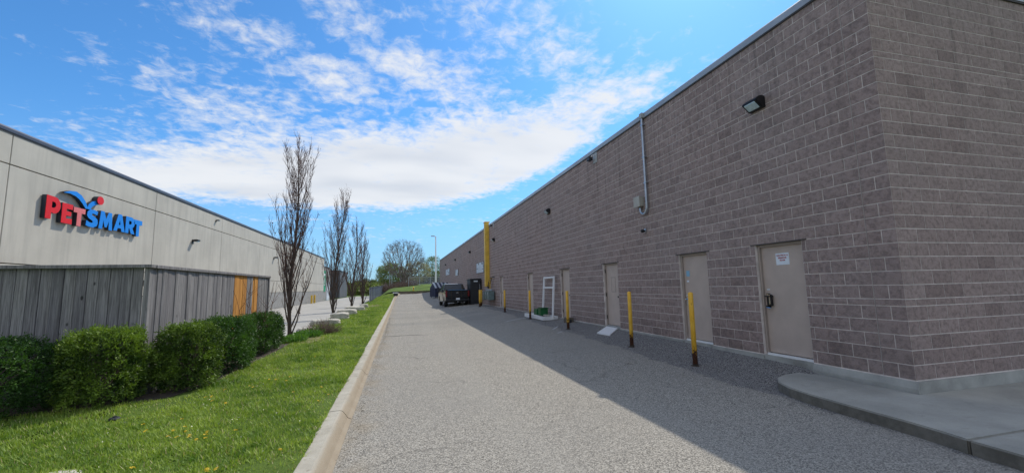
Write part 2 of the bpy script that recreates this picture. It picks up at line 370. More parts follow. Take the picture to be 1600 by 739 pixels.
M['glass'] = mat('dark_tinted_glass', (.014, .018, .022), .06, 0, var=0, spec=.9)
M['chrome'] = mat('chrome', (.55, .57, .6), .15, .95, var=.04)
M['rubber'] = mat('tyre_rubber', (.018, .018, .019), .85, var=.2)
M['tail'] = mat('red_tail_light', (.16, .006, .012), .15, 0, var=.05, spec=.8)
M['navy'] = mat('navy_metal', (.025, .034, .075), .7, 0, var=.15)
M['palemetal'] = mat('pale_metal', (.42, .45, .50), .45, .4, var=.1)
M['farwall'] = mat('far_grey_cladding', (.095, .10, .115), .7, var=.15, vs=.6)
M['mulched'] = mat('kerb_stone_brown', (.16, .135, .10), .9, var=.3, vs=1.5, bump=.5, bs=20)
M['dandelion'] = mat('dandelion_yellow', (.78, .52, .02), .6, var=.1, vs=30)
M['petal'] = mat('small_white_petals', (.60, .60, .42), .7, var=.15, vs=30)
M['grit'] = mk_leaf('gutter_grit', (.10, .085, .065), (.50, .46, .38), .9, .0)
M['linepaint'] = mat('worn_white_marking', (.44, .45, .46), .8, var=.3, vs=9)

# ------------------------------------------------------------------ builders
def interp(x, pts):
    if x <= pts[0][0]: return pts[0][1]
    for (a, b), (c, d) in zip(pts, pts[1:]):
        if x <= c: return b + (d-b)*(x-a)/(c-a)
    return pts[-1][1]
def sstep(a, b, x):
    k = min(1, max(0, (x-a)/(b-a))); return k*k*(3-2*k)
RISE = [(46, 0), (55, .12), (60, .27), (66, .58), (72, .9), (90, .95)]
Z59 = [(4, 0), (7.6, 0), (10, .07), (14.3, .13), (19, .19), (24, .245), (31, .27), (40, .27)]
ZW = [(4.9, 0), (5.88, .10), (5.95, .20), (6.2, .22), (10, .26), (14, .275), (30, .285), (46, .3)]
def road_z(x, y):
    a = interp(y, Z59); w = interp(y, ZW)
    z = a*sstep(2.2, 5.9, x) if x < 5.9 else a + (w-a)*min(1, (x-5.9)/.9)
    return z + interp(y, RISE)
def lawn_z(x, y):
    k = .12 + interp(y, RISE)*(1 - .65*sstep(-1.2, -4, x))
    return k + .03*sstep(-.9, -2.2, x) + .012*noise.noise(Vector((x*1.3, y*1.3, 0)))
def kerb_x(y): return -.9 + interp(y, [(54, 0), (62, .1), (67, .35), (71.5, .75)])

class MB:
    def __init__(s): s.v = []; s.f = []; s.m = []
    def add(s, vs, fs, m=0):
        o = len(s.v); s.v += [tuple(p) for p in vs]; s.f += [tuple(i+o for i in f) for f in fs]; s.m += [m]*len(fs); return s
    def box(s, x0, y0, z0, x1, y1, z1, m=0):
        return s.add([(x0, y0, z0), (x1, y0, z0), (x1, y1, z0), (x0, y1, z0), (x0, y0, z1), (x1, y0, z1), (x1, y1, z1), (x0, y1, z1)],
                     [(0, 3, 2, 1), (4, 5, 6, 7), (0, 1, 5, 4), (1, 2, 6, 5), (2, 3, 7, 6), (3, 0, 4, 7)], m)
    def prism(s, poly, axis, a, b, m=0):
        n = len(poly)
        def P(u, v, w): return {'x': (w, u, v), 'y': (u, w, v), 'z': (u, v, w)}[axis]
        vs = [P(u, v, a) for u, v in poly] + [P(u, v, b) for u, v in poly]
        fs = [tuple(range(n))[::-1], tuple(range(n, 2*n))] + [(i, (i+1) % n, n+(i+1) % n, n+i) for i in range(n)]
        return s.add(vs, fs, m)
    def tube(s, pts, rs, n=8, m=0, caps=True):
        pts = [Vector(p) for p in pts]
        if not hasattr(rs, '__len__'): rs = [rs]*len(pts)
        o = len(s.v); ref = None
        for i, p in enumerate(pts):
            d = (pts[min(i+1, len(pts)-1)] - pts[max(i-1, 0)])
            if d.length < 1e-9: d = Vector((0, 0, 1))
            d.normalize()
            if ref is None: ref = d.orthogonal().normalized()
            u = (ref - d*ref.dot(d))
            u = u.normalized() if u.length > 1e-6 else d.orthogonal().normalized()
            ref = u; w = d.cross(u)
            for k in range(n):
                a = 2*math.pi*k/n; q = p + (u*math.cos(a) + w*math.sin(a))*rs[i]; s.v.append((q.x, q.y, q.z))
        for i in range(len(pts)-1):
            for k in range(n):
                a, b = o+i*n+k, o+i*n+(k+1) % n
                s.f.append((a, b, b+n, a+n)); s.m.append(m)
        if caps:
            s.f.append(tuple(range(o, o+n))[::-1]); s.m.append(m)
            e = o+(len(pts)-1)*n; s.f.append(tuple(range(e, e+n))); s.m.append(m)
        return s
    def lathe(s, prof, c=(0, 0, 0), n=16, m=0, axis='z'):
        o = len(s.v)
        for r, h in prof:
            for k in range(n):
                a = 2*math.pi*k/n; u, v = r*math.cos(a), r*math.sin(a)
                p = {'z': (u, v, h), 'x': (h, u, v), 'y': (u, h, v)}[axis]
                s.v.append((c[0]+p[0], c[1]+p[1], c[2]+p[2]))
        for i in range(len(prof)-1):
            for k in range(n):
                a, b = o+i*n+k, o+i*n+(k+1) % n
                s.f.append((a, b, b+n, a+n)); s.m.append(m)
        s.f.append(tuple(range(o, o+n))[::-1]); s.m.append(m)
        e = o+(len(prof)-1)*n; s.f.append(tuple(range(e, e+n))); s.m.append(m)
        return s
    def mesh(s, name, mats, bevel=0, smooth=False, origin=(0, 0, 0), segs=2, tone=None):
        me = bpy.data.meshes.new(name)
        ox, oy, oz = origin
        me.from_pydata([(x-ox, y-oy, z-oz) for x, y, z in s.v], [], s.f)
        for mm in (mats if isinstance(mats, (list, tuple)) else [mats]): me.materials.append(mm)
        me.polygons.foreach_set('material_index', s.m)
        bm = bmesh.new(); bm.from_mesh(me)
        bmesh.ops.recalc_face_normals(bm, faces=bm.faces)
        if bevel:
            es = [e for e in bm.edges if len(e.link_faces) == 2 and e.calc_face_angle(0) > .5]
            bmesh.ops.bevel(bm, geom=es, offset=bevel, segments=segs, affect='EDGES', clamp_overlap=True)
        bm.to_mesh(me); bm.free()
        if smooth:
            me.polygons.foreach_set('use_smooth', [True]*len(me.polygons))
        me.update(); return me
    def build(s, name, mats, parent=None, **kw):
        if parent is not None and 'origin' not in kw: kw['origin'] = tuple(parent.location) if parent.rotation_euler.z == 0 else (0, 0, 0)
        me = s.mesh(name, mats, **kw)
        return link(name, me, parent)
def link(name, me, parent=None):
    o = bpy.data.objects.new(name, me); COL.objects.link(o)
    if parent is not None: o.parent = parent
    return o
def tag(o, label=None, cat=None, group=None, kind=None):
    if label: o['label'] = label
    if cat: o['category'] = cat
    if group: o['group'] = group
    if kind: o['kind'] = kind
    return o
def thing(name, label, cat, loc=(0, 0, 0), group=None, rz=0):
    o = bpy.data.objects.new(name, None); COL.objects.link(o); o.location = loc; o.rotation_euler.z = rz; o.empty_display_size = .2
    return tag(o, label, cat, group)
def copy_thing(o, loc, label, rz=None):
    c = o.copy(); COL.objects.link(c); c.location = loc; c['label'] = label
    if rz is not None: c.rotation_euler.z = rz
    for ch in o.children:
        d = ch.copy(); COL.objects.link(d); d.parent = c
        for g in ch.children:
            e = g.copy(); COL.objects.link(e); e.parent = d
    return c
def mesh_np(name, verts, faces, k, material, tone=None):
    """fast mesh: verts (n,3), faces flat index array of k-gons, tone per face"""
    me = bpy.data.meshes.new(name); nf = len(faces)//k
    me.vertices.add(len(verts)); me.vertices.foreach_set('co', np.asarray(verts, np.float32).ravel())
    me.loops.add(len(faces)); me.loops.foreach_set('vertex_index', np.asarray(faces, np.int32))
    me.polygons.add(nf); me.polygons.foreach_set('loop_start', np.arange(nf, dtype=np.int32)*k)
    if tone is not None:
        a = me.attributes.new('tone', 'FLOAT', 'FACE'); a.data.foreach_set('value', np.asarray(tone, np.float32))
    me.materials.append(material); me.update(calc_edges=True); me.shade_flat(); return me
def glyph_mesh(loops, ext, mats, name='letter', bev=0):
    cu = bpy.data.curves.new(name, 'CURVE'); cu.dimensions = '2D'; cu.fill_mode = 'BOTH'; cu.extrude = ext/2; cu.bevel_depth = bev
    for lp in loops:
        sp = cu.splines.new('POLY'); sp.points.add(len(lp)-1); sp.use_cyclic_u = True
        for i, (u, v) in enumerate(lp): sp.points[i].co = (u, v, 0, 1)
    o = bpy.data.objects.new(name, cu); me = bpy.data.meshes.new_from_object(o); bpy.data.objects.remove(o); bpy.data.curves.remove(cu)
    for m in mats: me.materials.append(m)
    return me

# ------------------------------------------------------------------ the setting
def grid_mesh(name, xs, ys, zf, m, xf=None):
    vs = []; fs = []
    for y in ys:
        for x in xs:
            X = xf(x, y) if xf else x
            vs.append((X, y, zf(X, y)))
    n = len(xs)
    for j in range(len(ys)-1):
        for i in range(n-1):
            a = j*n+i; fs.append((a, a+1, a+1+n, a+n))
    b = MB().add(vs, fs); o = b.build(name, m, smooth=True); return o
ys_r = list(np.arange(-12, 40, 1.0)) + list(np.arange(40, 72.6, 1.0)) + [72.5]
xs_r = [-.62, 0, 1, 2, 2.5, 3, 3.5, 4, 4.5, 5, 5.4, 5.9, 6.35, 6.84]
def roadxf(x, y): return kerb_x(y)+.28 if x == -.62 else x
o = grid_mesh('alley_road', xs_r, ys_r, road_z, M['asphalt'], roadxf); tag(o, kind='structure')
o = MB().box(6.84, 74.9, .4, 30, 72+8, .9).build('yard_beyond_building', M['asphalt']); tag(o, kind='structure')
# far ground sheet and berm
o = MB().add([(-1500, -200, -.06), (1500, -200, -.06), (1500, 1500, -.06), (-1500, 1500, -.06)], [(0, 1, 2, 3)]).build('ground', M['lawn']); tag(o, kind='structure')
def berm_z(x, y):
    t = sstep(71.6, 86, y)
    top = 2.0 + .5*sstep(-1, 6, x)
    z = 1.28 + (top-1.28)*t + .9*sstep(86, 170, y)
    k = sstep(-4.6, -1.2, x)
    lo = -.04
    return lo + (z-lo)*k + .08*k*noise.noise(Vector((x*.3, y*.3, 1)))
o = grid_mesh('grass_berm', [-60, -40, -25, -15, -10, -8, -6, -5, -4, -3, -2, -1, -.2, 1, 2, 3, 4, 5, 6, 8, 12, 20, 35, 60], [71.95, 73, 75, 77, 79, 82, 86, 92, 100, 120, 150, 200, 300], berm_z, M['lawn']); tag(o, kind='structure')
# lawn strip
xl = [-4.15, -3.6, -3.0, -2.4, -1.8, -1.3, -.88]
ys_l = [-12+.6*i for i in range(141)]
o = grid_mesh('lawn', xl, [y for y in ys_l if y < 72.2] + [72.2], lambda x, y: lawn_z(x, y) if x > -4.1 else lawn_z(x, y)-.12, M['lawn'], lambda x, y: kerb_x(y)+.02 if x == -.88 else x); tag(o, kind='structure')
o = grid_mesh('side_lawn', [-30, -12, -8, -6, -5, -4.15], [-12, -6, 0, 3, 5, 6, 7, 8.6], lambda x, y: .15+.01*noise.noise(Vector((x, y, 0))) if x < -4.2 else lawn_z(x, y)-.005, M['lawn']); tag(o, kind='structure')
# yard of the pale building, in slabs
t = thing('loading_yard', None, None); t['kind'] = 'structure'
MB().box(-12, 8.8, -.2, -4.0, 120, -.005).build('joint_bed', M['joint'], t)
slab = None
for j in range(22):
    for i in range(2):
        if slab is None: slab = MB().box(-1.96, -2.46, -.1, 1.96, 2.46, .03).mesh('slab', M['yard'], bevel=.01, segs=1)
        s = link('slab', slab, t); s.location = (-6.05-3.95*i, 11.4+4.95*j, .002*((i+j) % 2))
# kerb sections
kt = thing('kerb', None, None); kt['kind'] = 'structure'
prof = [(-.0, -.15), (.0, .118), (.02, .125), (.15, .127), (.185, .118), (.225, .07), (.25, .03), (.30, .006), (.33, -.15)]
y = -11.8
while y < 71:
    L = 3.0; b = MB(); n = 4; pr = len(prof)
    for i in range(n+1):
        yy = y + .012 + (L-.024)*i/n
        for (u, v) in prof:
            b.v.append((kerb_x(yy)+u+.004*noise.noise(Vector((yy*2, u*9, 3))), yy, interp(yy, RISE)+v+.004*noise.noise(Vector((yy*3, u*9, 0)))))
    for i in range(n):
        for k in range(pr):
            a, c = i*pr+k, i*pr+(k+1) % pr
            b.f.append((a, c, c+pr, a+pr)); b.m.append(0)
    b.f.append(tuple(range(pr))); b.m.append(0); b.f.append(tuple(range(n*pr, (n+1)*pr))); b.m.append(0)
    b.build('kerb_section', M['kerb'], kt)
    y += L
# low stone edge that closes the alley
bt = thing('end_kerb', None, None); bt['kind'] = 'structure'
for i in range(9):
    x0 = -.1+i*1.5
    MB().box(x0+.01, 71.6, .5, x0+1.49, 71.95, 1.24+.015*(i % 3)).build('kerb_stone', M['mulched'], bt, bevel=.03)
# raised sidewalk round the corner of the building
st = thing('sidewalk', None, None); st['kind'] = 'structure'
tip = [(5.42, 3.52), (5.46, 4.31), (5.50, 4.75), (5.58, 5.15), (5.74, 5.48), (5.98, 5.72), (6.3, 5.86), (6.78, 5.90)]
def slab_poly(poly, z0, z1, name, m, parent):
    return MB().prism(poly, 'z', z0, z1).build(name, m, parent, bevel=.014, segs=2)
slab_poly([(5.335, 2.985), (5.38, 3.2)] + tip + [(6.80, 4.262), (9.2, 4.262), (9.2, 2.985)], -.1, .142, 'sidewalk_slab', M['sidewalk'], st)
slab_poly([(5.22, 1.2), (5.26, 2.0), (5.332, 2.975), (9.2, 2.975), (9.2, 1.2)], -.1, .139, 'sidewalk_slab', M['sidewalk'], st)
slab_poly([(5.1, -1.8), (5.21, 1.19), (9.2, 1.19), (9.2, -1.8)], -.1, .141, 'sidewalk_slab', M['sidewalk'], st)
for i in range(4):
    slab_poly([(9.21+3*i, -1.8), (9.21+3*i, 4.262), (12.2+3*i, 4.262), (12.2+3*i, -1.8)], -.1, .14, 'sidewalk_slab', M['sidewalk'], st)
# worn paint marks on the asphalt
def marks(name, quads, label):
    b = MB()
    for (x0, y0, x1, y1, w) in quads:
        d = Vector((x1-x0, y1-y0)); n = Vector((-d.y, d.x)).normalized()*w/2
        N = 6
        for i in range(N):
            p0 = Vector((x0, y0))+d*(i/N); p1 = Vector((x0, y0))+d*((i+.82)/N)
            j = random.uniform(.5, 1)
            q = [p0+n*j, p1+n*j*.8, p1-n*j, p0-n*j*.7]
            b.add([(p.x, p.y, road_z(p.x, p.y)+.006) for p in q], [(0, 1, 2, 3)])
    o = b.build(name, M['linepaint']); o['kind'] = 'structure'; return o
marks('road_marking', [(4.6, 18.6, 6.2, 19.9, .16), (5.4, 14.6, 5.9, 15.4, .13), (5.2, 13.6, 5.5, 13.9, .1)], '')
# ------------------------------------------------------------------ block building
WX, Y0, Y1, ZB, ZT = 6.83, 4.29, 74.85, .31, 6.48
bb = thing('block_building', 'long brown split-face block store building with six beige rear doors, right of the alley', 'building', (WX, Y0, 0))
DOORS = [(5.77, 6.77), (8.15, 9.15), (12.27, 13.27), (16.3, 17.3), (21.27, 22.27), (27.9, 28.9)]
DT = 2.41
rows = []; z = ZB
for k in range(32):
    h = .1 if k in (5, 24) else .2
    rows.append((z, z+h)); z += h
    if z > ZT: break
ctrl = [4.69, 25.09, 45.09, 65.09, Y1]
blocks = []      # (face, u0, u1, z0, z1)
def split(u0, u1, parity, face, z0, z1, holes):
    u = u0; L = .2 if parity else .4
    while u < u1-.02:
        e = min(u+L, u1)
        segs = [(u, e)]
        for a, b in holes:
            ns = []
            for s, q in segs:
                if q <= a or s >= b: ns.append((s, q)); continue
                if s < a: ns.append((s, a))
                if q > b: ns.append((b, q))
            segs = ns
        for s, q in segs:
            if q-s > .05: blocks.append((face, s, q, z0, z1))
        u = e; L = .4
for r, (z0, z1) in enumerate(rows):
    par = (r % 2 == 0)
    holes = DOORS if z1 <= DT+.01 else []
    split(Y0, 4.69, par, 's', z0, z1, [])
    for a, b in zip(ctrl, ctrl[1:]): split(a+.003, b-.003, par, 's', z0, z1, holes)
    split(WX, WX+9.6, not par, 'e', z0, z1, [])
def to_px(P):
    d = Vector(P)-Vector((0, 0, CAMZ)); w = d.dot(fw)
    if w < .1: return None
    return 800+653.96*d.dot(rt2)/w, 369.5-653.96*d.dot(up2)/w
def blk_area(bk):
    f, a, b, z0, z1 = bk
    c = [(WX, u, z) for u, z in ((a, z0), (b, z0), (b, z1), (a, z1))] if f == 's' else [(u, Y0, z) for u, z in ((a, z0), (b, z0), (b, z1), (a, z1))]
    q = [to_px(p) for p in c]
    if any(p is None for p in q): return 0
    if not any(0 < p[0] < 1600 and 0 < p[1] < 739 for p in q): return 0
    return abs(sum(q[i][0]*q[(i+1) % 4][1]-q[(i+1) % 4][0]*q[i][1] for i in range(4)))/2
blocks.sort(key=blk_area, reverse=True)
J = .0066
def block_geo(face, L, h, k, detail, ends=(J, J)):
    """block local: u along the wall, v outward, w up; origin at lower corner on the wall face"""
    nu, nw = (4, 2) if detail else (1, 1)
    rr = random.Random(k*17+int(L*1000)+int(h*77))
    vs = []; fs = []
    for j in range(nw+1):
        for i in range(nu+1):
            edge = i in (0, nu) or j in (0, nw)
            jit = rr.uniform(-.001, .004) if not edge else rr.uniform(-.0008, .0008)
            if not detail: jit = 0
            vs.append((ends[0]+(L-ends[0]-ends[1])*i/nu, jit, J+(h-2*J)*j/nw))
    n = nu+1
    for j in range(nw):
        for i in range(nu): a = j*n+i; fs.append((a, a+1, a+1+n, a+n))
    ring = [i for i in range(n)] + [j*n+nu for j in range(1, nw+1)] + [nw*n+i for i in range(nu-1, -1, -1)] + [j*n for j in range(nw-1, 0, -1)]
    o = len(vs)
    for i in ring: vs.append((vs[i][0], -.020, vs[i][2]))
    m = len(ring)
    for i in range(m): fs.append((ring[i], ring[(i+1) % m], o+(i+1) % m, o+i))
    return vs, fs
def orient(face, p):
    u, v, w = p
    return (-v, u, w) if face == 's' else (u, -v, w)
cache = {}
def near_mesh(face, L, h, k):
    key = (face, round(L, 3), round(h, 3), k)
    if key not in cache:
        vs, fs = block_geo(face, L, h, k, True)
        mb = MB().add([orient(face, p) for p in vs], fs)
        me = mb.mesh('block', M['block'])
        a = me.attributes.new('tone', 'FLOAT', 'FACE'); tv = [.5, .36, .66, .22, .8, .45, .58, -.25][k]
        a.data.foreach_set('value', [tv]*len(me.polygons)); cache[key] = me
    return cache[key]
for bk in blocks[:300]:
    f, a, b, z0, z1 = bk
    k = random.choice([0, 0, 0, 1, 1, 1, 2, 2, 2, 3, 4, 5, 5, 5, 5, 6, 6, 6, 6, 7])
    o = link('block', near_mesh(f, b-a, z1-z0, k), bb)
    o.location = (0, a-Y0, z0) if f == 's' else (a-WX, 0, z0)
vs_all = []; fs_all = []; tn = []; nq = 0
for bk in blocks[300:]:
    f, a, b, z0, z1 = bk
    detail = (a < 22)
    vs, fs = block_geo(f, b-a, z1-z0, random.randrange(40), detail)
    for p in vs:
        q = orient(f, p)
        vs_all.append((q[0], q[1]+a-Y0, q[2]+z0) if f == 's' else (q[0]+a-WX, q[1], q[2]+z0))
    tv = min(1, max(-.4, (random.gauss(.5, .17) if random.random() > .04 else random.uniform(-.5, .1))))
    for q in fs: fs_all += [i+nq for i in q]; tn.append(tv)
    nq += len(vs)
o = link('blocks', mesh_np('blocks', vs_all, fs_all, 4, M['block'], tn), bb); o['kind'] = 'stuff'
# wall core: mortar plane 9 mm behind the faces, open at the doors
core = MB(); X = WX+.004
segs = []; u = Y0+.0045
for a, b in DOORS + [(Y1, Y1)]:
    segs.append((u, a)); u = b
for a, b in segs: core.box(X, a, -.1, X+.2, b, DT)
core.box(X, Y0+.0045, DT, X+.2, Y1, ZT+.02)
core.box(X+.2, Y0+.004, -.1, 30, Y0+.2, ZT+.02)
core.box(X+.2, Y1-.2, -.1, 30, Y1, ZT+.02)
for a, b in DOORS: core.box(X+.15, a, .0, X+.2, b, DT)
core.build('wall', M['mortar'], bb)
MB().box(WX+.05, Y0+.05, 6.2, 30, Y1-.05, 6.3).build('roof', M['grey'], bb)
fo = MB()
fo.prism([(6.795, -.2), (6.795, .20), (6.822, .296), (7.1, .296), (7.1, -.2)], 'y', Y0-.035, DOORS[0][0])
prev = DOORS[0][1]
for a, b in DOORS[1:] + [(Y1, Y1)]:
    fo.box(6.80, prev, -.2, 7.1, a, .298); prev = b
fo.box(6.83, Y0-.038, -.2, 16.6, Y0+.1, .2965)
fo.build('foundation', M['concrete'], bb)
# control joints read as dark slits
for yj in (4.69, 25.09, 45.09, 65.09):
    MB().box(WX+.001, yj-.005, ZB, WX+.012, yj+.004, ZT).build('control_joint', M['jointfill'], bb)
cp_ = MB(); cp_.prism([(WX-.035, ZT), (WX-.04, 6.60), (WX-.02, 6.63), (WX+.3, 6.63), (WX+.3, ZT+.02), (WX, ZT+.02), (WX, ZT)], 'y', Y0-.04, Y1+.04)
cp_.box(WX+.3, Y0-.04, ZT, 16.8, Y0+.3, 6.627); cp_.build('parapet_cap', M['cap'], bb)
MB().box(WX-.028, Y0-.03, ZT-.03, WX-.003, Y1, ZT-.002).box(WX-.002, Y0-.03, ZT-.03, 16.6, Y0-.003, ZT-.002).build('drip_edge', M['lintel'], bb)
# doors
def text_mesh(lines, size, m, spacing=1.25):
    cu = bpy.data.curves.new('t', 'FONT'); cu.body = '\n'.join(lines); cu.size = size; cu.align_x = 'CENTER'; cu.space_line = spacing; cu.offset = size*.03; cu.extrude = .0006
    o = bpy.data.objects.new('t', cu); me = bpy.data.meshes.new_from_object(o); bpy.data.objects.remove(o); bpy.data.curves.remove(cu)
    me.materials.clear(); me.materials.append(m); return me
WALLROT = Matrix(((0, 0, -1, 0), (-1, 0, 0, 0), (0, 1, 0, 0), (0, 0, 0, 1)))   # text facing -x
def on_wall(me, x, y, z): me.transform(Matrix.Translation((x, y, z)) @ WALLROT); return me
dlabels = ['beige steel door with notice and big lever latch, nearest the corner', 'beige steel door with blue sticker', 'beige steel door with outlined panel above a white slab', 'beige steel door behind the fourth bollard', 'beige steel door left of the white frame', 'beige steel door beside the gas meter']
for i, (a, b) in enumerate(DOORS):
    dz = .335; fx = 6.93
    d = MB()
    d.box(fx, a+.045, dz+.02, fx+.045, b-.045, DT-.05, 0)
    d.box(fx-.05, a+.002, dz, fx+.10, a+.045, DT-.003, 1); d.box(fx-.05, b-.045, dz, fx+.10, b-.002, DT-.003, 1)
    d.box(fx-.05, a+.045, DT-.05, fx+.10, b-.045, DT-.003, 1)
    do = d.build('door', [M['door'], M['frame']], bb, bevel=.004, segs=1); do['label'] = dlabels[i]
    MB().box(WX-.012, a-.10, DT-.004, WX+.16, b+.10, DT+.012).build('lintel', M['lintel'], do, origin=tuple(bb.location))
    MB().box(WX-.005, a+.003, -.2, fx+.1, b-.003, dz-.03).build('sill', M['concrete'], do, origin=tuple(bb.location))
    MB().box(fx-.055, a+.03, dz-.03, fx-.0, b-.03, dz+.006).build('threshold', M['white'] if i < 2 else M['grey'], do, origin=tuple(bb.location))
    o_ = tuple(bb.location)
    if i == 0:
        h = MB(); h.box(fx-.012, 6.60, 1.20, fx, 6.69, 1.47); h.box(fx-.07, 6.535, 1.235, fx-.02, 6.56, 1.445); h.box(fx-.07, 6.54, 1.40, fx, 6.68, 1.425); h.box(fx-.05, 6.55, 1.235, fx, 6.60, 1.27)
        h.tube([(fx, 6.64, 1.22), (fx-.07, 6.64, 1.22)], .022, 10); h.build('handle', M['black'], do, origin=o_, bevel=.003, segs=1)
        h = MB(); h.tube([(fx, 6.645, 1.44), (fx-.03, 6.645, 1.44)], .022, 12); h.box(fx-.05, 6.575, 1.25, fx-.015, 6.60, 1.45); h.tube([(fx-.06, 6.66, 1.20), (fx-.06, 6.56, 1.19)], .012, 8); h.build('lock', M['chrome'], do, origin=o_)
        MB().box(fx-.003, 6.60, 1.53, fx, 6.67, 1.55).build('sticker', M['paper'], do, origin=o_)
        nt = MB().box(fx-.006, 6.12, 2.00, fx-.001, 6.40, 2.22).build('notice', M['paper'], do, origin=o_)
        tm = text_mesh(['ELECTRICAL &', 'SPRINKLER', 'ROOM'], .037, M['redink']); on_wall(tm, fx-.008, 6.26, 2.165); tm.transform(Matrix.Translation(tuple(-v for v in o_)))
        link('lettering', tm, do)
    if i == 1:
        MB().box(fx-.004, 8.90, 1.86, fx, 9.02, 2.0).build('sticker', M['bluepaper'], do, origin=o_)
        MB().box(fx-.004, 8.94, 1.72, fx, 9.02, 1.76).build('sticker', M['paper'], do, origin=o_)
        h = MB(); h.box(fx-.012, 9.0, 1.15, fx, 9.07, 1.42); h.tube([(fx-.05, 9.04, 1.3), (fx-.05, 8.93, 1.3)], .012, 8); h.tube([(fx, 9.04, 1.3), (fx-.06, 9.04, 1.3)], .018, 8); h.tube([(fx, 9.04, 1.38), (fx-.03, 9.04, 1.38)], .02, 10); h.build('handle', M['chrome'], do, origin=o_)
    if i == 2:
        h = MB()
        for (u0, u1, w0, w1) in ((12.62, 12.90, 1.93, 1.95), (12.62, 12.90, 1.45, 1.47), (12.62, 12.64, 1.47, 1.93), (12.88, 12.90, 1.47, 1.93)): h.box(fx-.006, u0, w0, fx-.001, u1, w1)
        h.build('panel_outline', M['frame'], do, origin=o_)
    if i >= 2:
        yk = a+.12 if i != 5 else b-.5
        h = MB(); h.tube([(fx, yk, 1.3), (fx-.05, yk, 1.3)], .014, 8); h.lathe([(.01, -.075), (.028, -.065), (.028, -.05), (.012, -.04)], (fx, yk, 1.3), 10, axis='x'); h.build('handle', M['black'], do, origin=o_)
        h = MB()
        for zz in (.55, 1.3, 2.1): h.box(fx-.056, b-.052, zz, fx-.03, b-.03, zz+.12)
        h.build('hinge', M['black'], do, origin=o_)
# ------------------------------------------------------------------ things on the block wall
def wall_pack(y, z, label):
    t = thing('wall_light', label, 'wall light', (WX, y, z), 'wall lights along the block building')
    t.scale = (.74, .74, .74)
    h = MB(); h.prism([(0, -.16), (0, .13), (-.06, .165), (-.17, .15), (-.30, .055), (-.31, .02), (-.10, -.16)], 'y', -.235, .235)
    h.build('housing', M['black'], t, origin=(0, 0, 0), bevel=.012)
    # glass on the sloping underside
    p0, p1 = Vector((-.303, .0, .012)), Vector((-.113, .0, -.152)); d = (p1-p0).normalized(); nn = Vector((d.z, 0, -d.x)); nn = nn if nn.x < 0 else -nn
    a, b = p0+d*.01+nn*.001, p1-d*.01+nn*.001
    g = MB()
    vs = []
    for yy in (-.17, .17):
        for q in (a, a+nn*.022+d*.015, b+nn*.022-d*.015, b): vs.append((q.x, yy, q.z))
    g.add(vs, [(0, 1, 2, 3), (7, 6, 5, 4), (0, 4, 5, 1), (1, 5, 6, 2), (2, 6, 7, 3), (3, 7, 4, 0)])
    g.build('lens', M['lens'], t, origin=(0, 0, 0), bevel=.006)
    return t
wp = wall_pack(6.38, 5.17, 'black wall light with bright glass high above the first door')
for y, l in ((18.45, 'second black wall light, above the white frame'), (30.4, 'black wall light just right of the yellow duct'), (41.4, 'black wall light left of the yellow duct above the truck'), (52.9, 'small black wall light above the smaller white panel'), (64.2, 'farthest black wall light near the far end of the block wall')):
    copy_thing(wp, (WX, y, 5.2), l)
# conduit and junction box
t = thing('electrical_conduit', 'grey steel conduit hooking down the block wall from the roof edge', 'conduit', (WX, 10.3, 3.7))
pts = [(6.79, 10.3, 6.60)] + [(6.765, 10.3, z) for z in (6.55, 6.2, 5.5, 4.8, 4.2, 3.86)]
for k in range(1, 9):
    a = math.pi*k/8; pts.append((6.765, 10.3+.17*(1-math.cos(a)), 3.86-.17*math.sin(a)))
pts.append((6.765, 10.64, 3.97))
MB().tube(pts, .034, 12).build('pipe', M['galv'], t, smooth=True)
MB().box(6.72, 10.23, 6.47, 6.82, 10.37, 6.625).build('roof_fitting', M['grey'], t, bevel=.01)
for zz in (6.25, 5.3, 4.55):
    MB().box(6.735, 10.235, zz, 6.83, 10.365, zz+.035).build('clamp', M['galv'], t, bevel=.004, segs=1)
t = thing('junction_box', 'small beige square box at the end of the conduit', 'junction box', (WX, 10.66, 4.05))
MB().box(6.68, 10.52, 3.93, 6.828, 10.82, 4.22).build('box_body', M['beigebox'], t, bevel=.01)
MB().box(6.668, 10.51, 3.92, 6.679, 10.83, 4.23).build('cover', M['beigebox'], t, bevel=.004, segs=1)
t = thing('wall_sensor', 'little dark bulb sensor on the wall under the conduit bend', 'sensor', (WX, 10.52, 3.22))
MB().box(6.79, 10.47, 3.17, 6.829, 10.57, 3.27).build('mount', M['galv'], t, bevel=.008)
MB().lathe([(.02, -.14), (.045, -.12), (.05, -.07), (.03, -.03), (.02, 0)], (6.79, 10.5, 3.2), 12, axis='x').build('bulb', M['black'], t, smooth=True)
def camera_unit(y, z, label):
    t = thing('security_camera', label, 'security camera', (WX, y, z), 'cameras under the parapet')
    MB().box(-.02, -.16, -.2, -.001, .16, .2).build('back_plate', M['grey'], t, origin=(0, 0, 0), bevel=.005)
    MB().tube([(-.02, 0, .08), (-.12, 0, .08), (-.16, 0, .02)], .018, 8).build('arm', M['white'], t, origin=(0, 0, 0))
    MB().box(-.24, .0, -.10, -.10, .24, .02).build('camera_body', M['bplastic'], t, origin=(0, 0, 0), bevel=.015)
    return t
c0 = camera_unit(13.45, 6.28, 'grey plate with dark camera under the roof edge, nearer one')
copy_thing(c0, (WX, 30.6, 6.36), 'small camera under the roof edge just right of the yellow duct')
